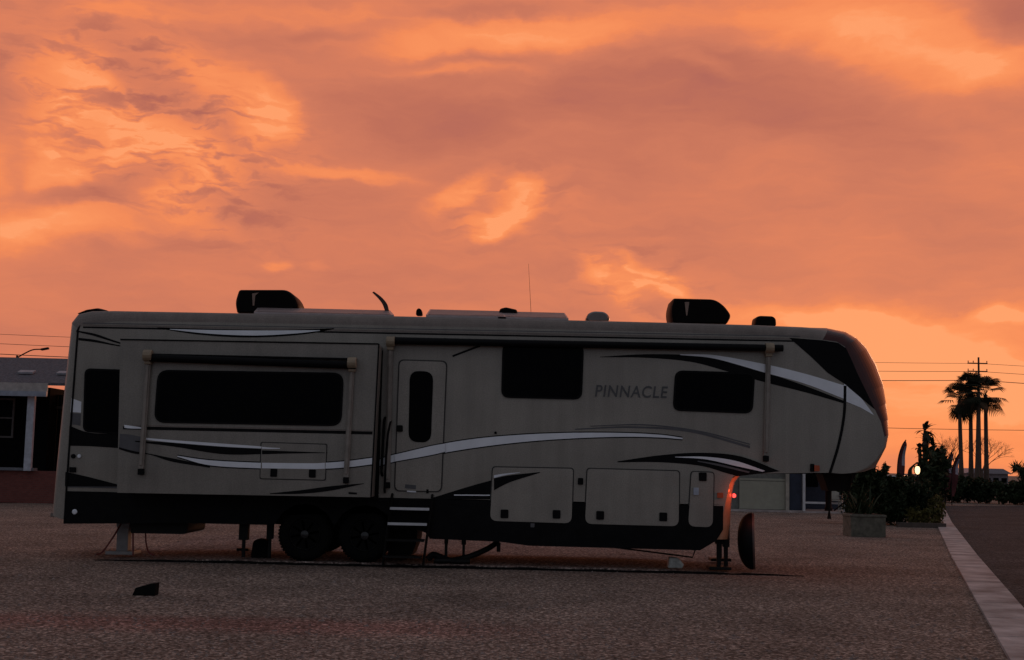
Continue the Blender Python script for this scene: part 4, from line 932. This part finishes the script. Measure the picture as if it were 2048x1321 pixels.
# garden chair on that porch
Xc_, Yc_ = bxx(1664), Yq-.4; ch = empty('garden_chair', (Xc_, Yc_, .06), 'pale plastic garden chair on the porch behind the hitch', 'chair'); cw = mat('chair plastic', (.38, .35, .3), .5)
MB().box(Xc_-.24, Xc_+.24, Yc_-.22, Yc_+.22, .46, .5).build('seat', cw, ch, bevel=.015); MB().obox((Xc_, Yc_+.26, .76), (.48, .04, .52), rx=-.2).build('backrest', cw, ch, bevel=.015)
for a in (-.21, .21):
    for c in (-.19, .2): MB().obox((Xc_+a, Yc_+c, .26), (.045, .045, .4)).build('leg', cw, ch)
    MB().box(Xc_+a*1.15-.03, Xc_+a*1.15+.03, Yc_-.22, Yc_+.24, .66, .69).build('armrest', cw, ch)

# ------------------------------------------------------------------ home at the left
Ym = 42.3
def mx_(px, py=860): return P(px, py, Ym)[0]
def mz(px, py): return P(px, py, Ym)[1]
h3 = empty('mobile_home', (mx_(-60), Ym+4, 0), 'mobile home with shingle roof, white porch posts and red brick base at left', 'house')
XL, XR = mx_(-420), mx_(99)
zs = mz(60, 942); zf0 = mz(60, 793); zf1 = mz(60, 768); zr = mz(60, 724)
brick = bpy.data.materials.new('red brick'); brick.use_nodes = True; nt = brick.node_tree; bt = nt.nodes.new('ShaderNodeTexBrick'); g = nt.nodes.new('ShaderNodeNewGeometry'); mp = nt.nodes.new('ShaderNodeMapping'); mp.inputs['Rotation'].default_value = (R_(90), 0, 0)
nt.links.new(g.outputs['Position'], mp.inputs[0]); nt.links.new(mp.outputs[0], bt.inputs['Vector']); bt.inputs['Scale'].default_value = 4; bt.inputs['Color1'].default_value = (.20, .055, .045, 1); bt.inputs['Color2'].default_value = (.15, .04, .035, 1); bt.inputs['Mortar'].default_value = (.12, .07, .06, 1)
nt.links.new(bt.outputs[0], nt.nodes['Principled BSDF'].inputs['Base Color']); nt.nodes['Principled BSDF'].inputs['Roughness'].default_value = .9
MB().box(XL, mx_(240), Ym+.02, Ym+.25, 0, zs).build('brick_base', brick, h3)
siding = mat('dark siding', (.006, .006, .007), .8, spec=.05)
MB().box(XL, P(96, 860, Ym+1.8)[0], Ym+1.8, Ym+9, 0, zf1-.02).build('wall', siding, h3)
MB().box(XL, XR-.1, Ym+.25, Ym+1.8, 0, zs-.02).build('porch_floor', mat('kerb concrete', ()), h3)
rf = MB(); q = [(XL-.3, Ym-.35, zf1+.02), (mx_(260), Ym-.35, zf1+.02), (mx_(260), Ym+3.2, zr+.36), (XL-.3, Ym+3.2, zr+.36)]
rf.add(q+[(x, y, z-.08) for x, y, z in q], [(0, 1, 2, 3), (7, 6, 5, 4), (0, 4, 5, 1), (1, 5, 6, 2), (2, 6, 7, 3), (3, 7, 4, 0)])
for (vx, vy) in ((40, .3), (96, .45), (62, .3)):
    pass
shing = mat('shingles', (.13, .13, .155), .9, var=.35, scale=14, bump=.7, bscale=22)
ro = rf.build('roof', shing, h3)
for px in (34, 113, -60):
    x = mx_(px, 748); t = .36; MB().obox((x, Ym-.35+3.55*t-.1, zf1+.02+(zr+.34-zf1)*t+.03), (.5, .3, .06), rx=math.atan2(zr+.34-zf1, 3.55)).build('roof_vent', mat('vent grey', (.36, .36, .4), .6), ro)
fa = MB(); fa.box(XL-.3, XR, Ym-.42, Ym-.35, zf0, zf1+.01, 0); fa.box(XL-.3, XR, Ym-.5, Ym-.42, zf0-.02, zf0+.14, 1); fa.build('fascia', [mat('fascia paint', (.46, .42, .40), .5), mat('gutter', (.32, .36, .44), .4)], h3)
for px0, px1 in ((52, 70), (-330, -312)):
    MB().box(mx_(px0+4), mx_(px1), Ym-.2, Ym-.05, zs, zf0+.1).build('porch_post', mat('post paint', (.5, .54, .62), .5), h3)
sl_ = MB(); sl_.box(XL, mx_(74), Ym-.12, Ym+.25, zs, zs+.09); sl_.build('porch_sill', mat('sill paint', (.16, .17, .2), .5), h3)
# window of the home
wf = MB(); wx0, wx1, wz0, wz1 = P(-60, 870, Ym+1.8)[0], P(27, 870, Ym+1.8)[0], P(10, 876, Ym+1.8)[1], P(10, 797, Ym+1.8)[1]; t = .06
for a in ((wx0, wx1, wz0, wz0+t), (wx0, wx1, wz1-t, wz1), (wx0, wx0+t, wz0+t, wz1-t), (wx1-t, wx1, wz0+t, wz1-t), (wx0+t, wx1-t, (wz0+wz1)/2-.025, (wz0+wz1)/2+.025)): wf.box(a[0], a[1], Ym+1.74, Ym+1.8, a[2], a[3])
wo_ = wf.build('window', mat('window frame', (.10, .09, .09), .5), h3); MB().box(wx0+t, wx1-t, Ym+1.77, Ym+1.79, wz0+t, wz1-t).build('pane', glass, wo_)
# dark fence continuing right of the home, sky shows between it and the roof overhang
fn = empty('board_fence', (mx_(180), Ym+2.5, 0), 'dark board fence between the mobile home and the trailer rear', 'fence'); b = MB(); Y2 = Ym+2.5; zt = P(115, 790, Y2)[1]
xs0, xs1 = P(98, 850, Y2)[0], P(300, 850, Y2)[0]; nbd = 26
for i in range(nbd): xa = xs0+(xs1-xs0)*i/nbd; b.box(xa, xa+(xs1-xs0)/nbd-.012, Y2, Y2+.03, 0, zt)
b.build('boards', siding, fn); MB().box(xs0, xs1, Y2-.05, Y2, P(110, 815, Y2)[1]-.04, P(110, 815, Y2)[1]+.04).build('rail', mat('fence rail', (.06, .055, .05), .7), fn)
# street light behind the home
Ys_ = 85.0; (xa, za), (xb, zb) = P(34, 716, Ys_), P(93, 699, Ys_); sl2 = empty('street_light', (xa, Ys_, -.09), 'street light with a thin curved arm above the mobile home roof', 'street light')
MB().tube([(xa, Ys_, -.1), (xa, Ys_, za+.15)], [.12, .07], 8).build('pole', steel, sl2)
c_ = crom([(xa, za), (*P(50, 707, Ys_),), (*P(66, 700, Ys_),), (*P(84, 699, Ys_),)], 14); MB().tube([(x, Ys_, z) for x, z in c_], .045, 6).build('arm', steel, sl2)
MB().obox((xb-.1, Ys_, zb+.02), (.5, .25, .14), ry=-.2).build('lamp_head', steel, sl2, bevel=.03)

scene.cycles.max_bounces = 6
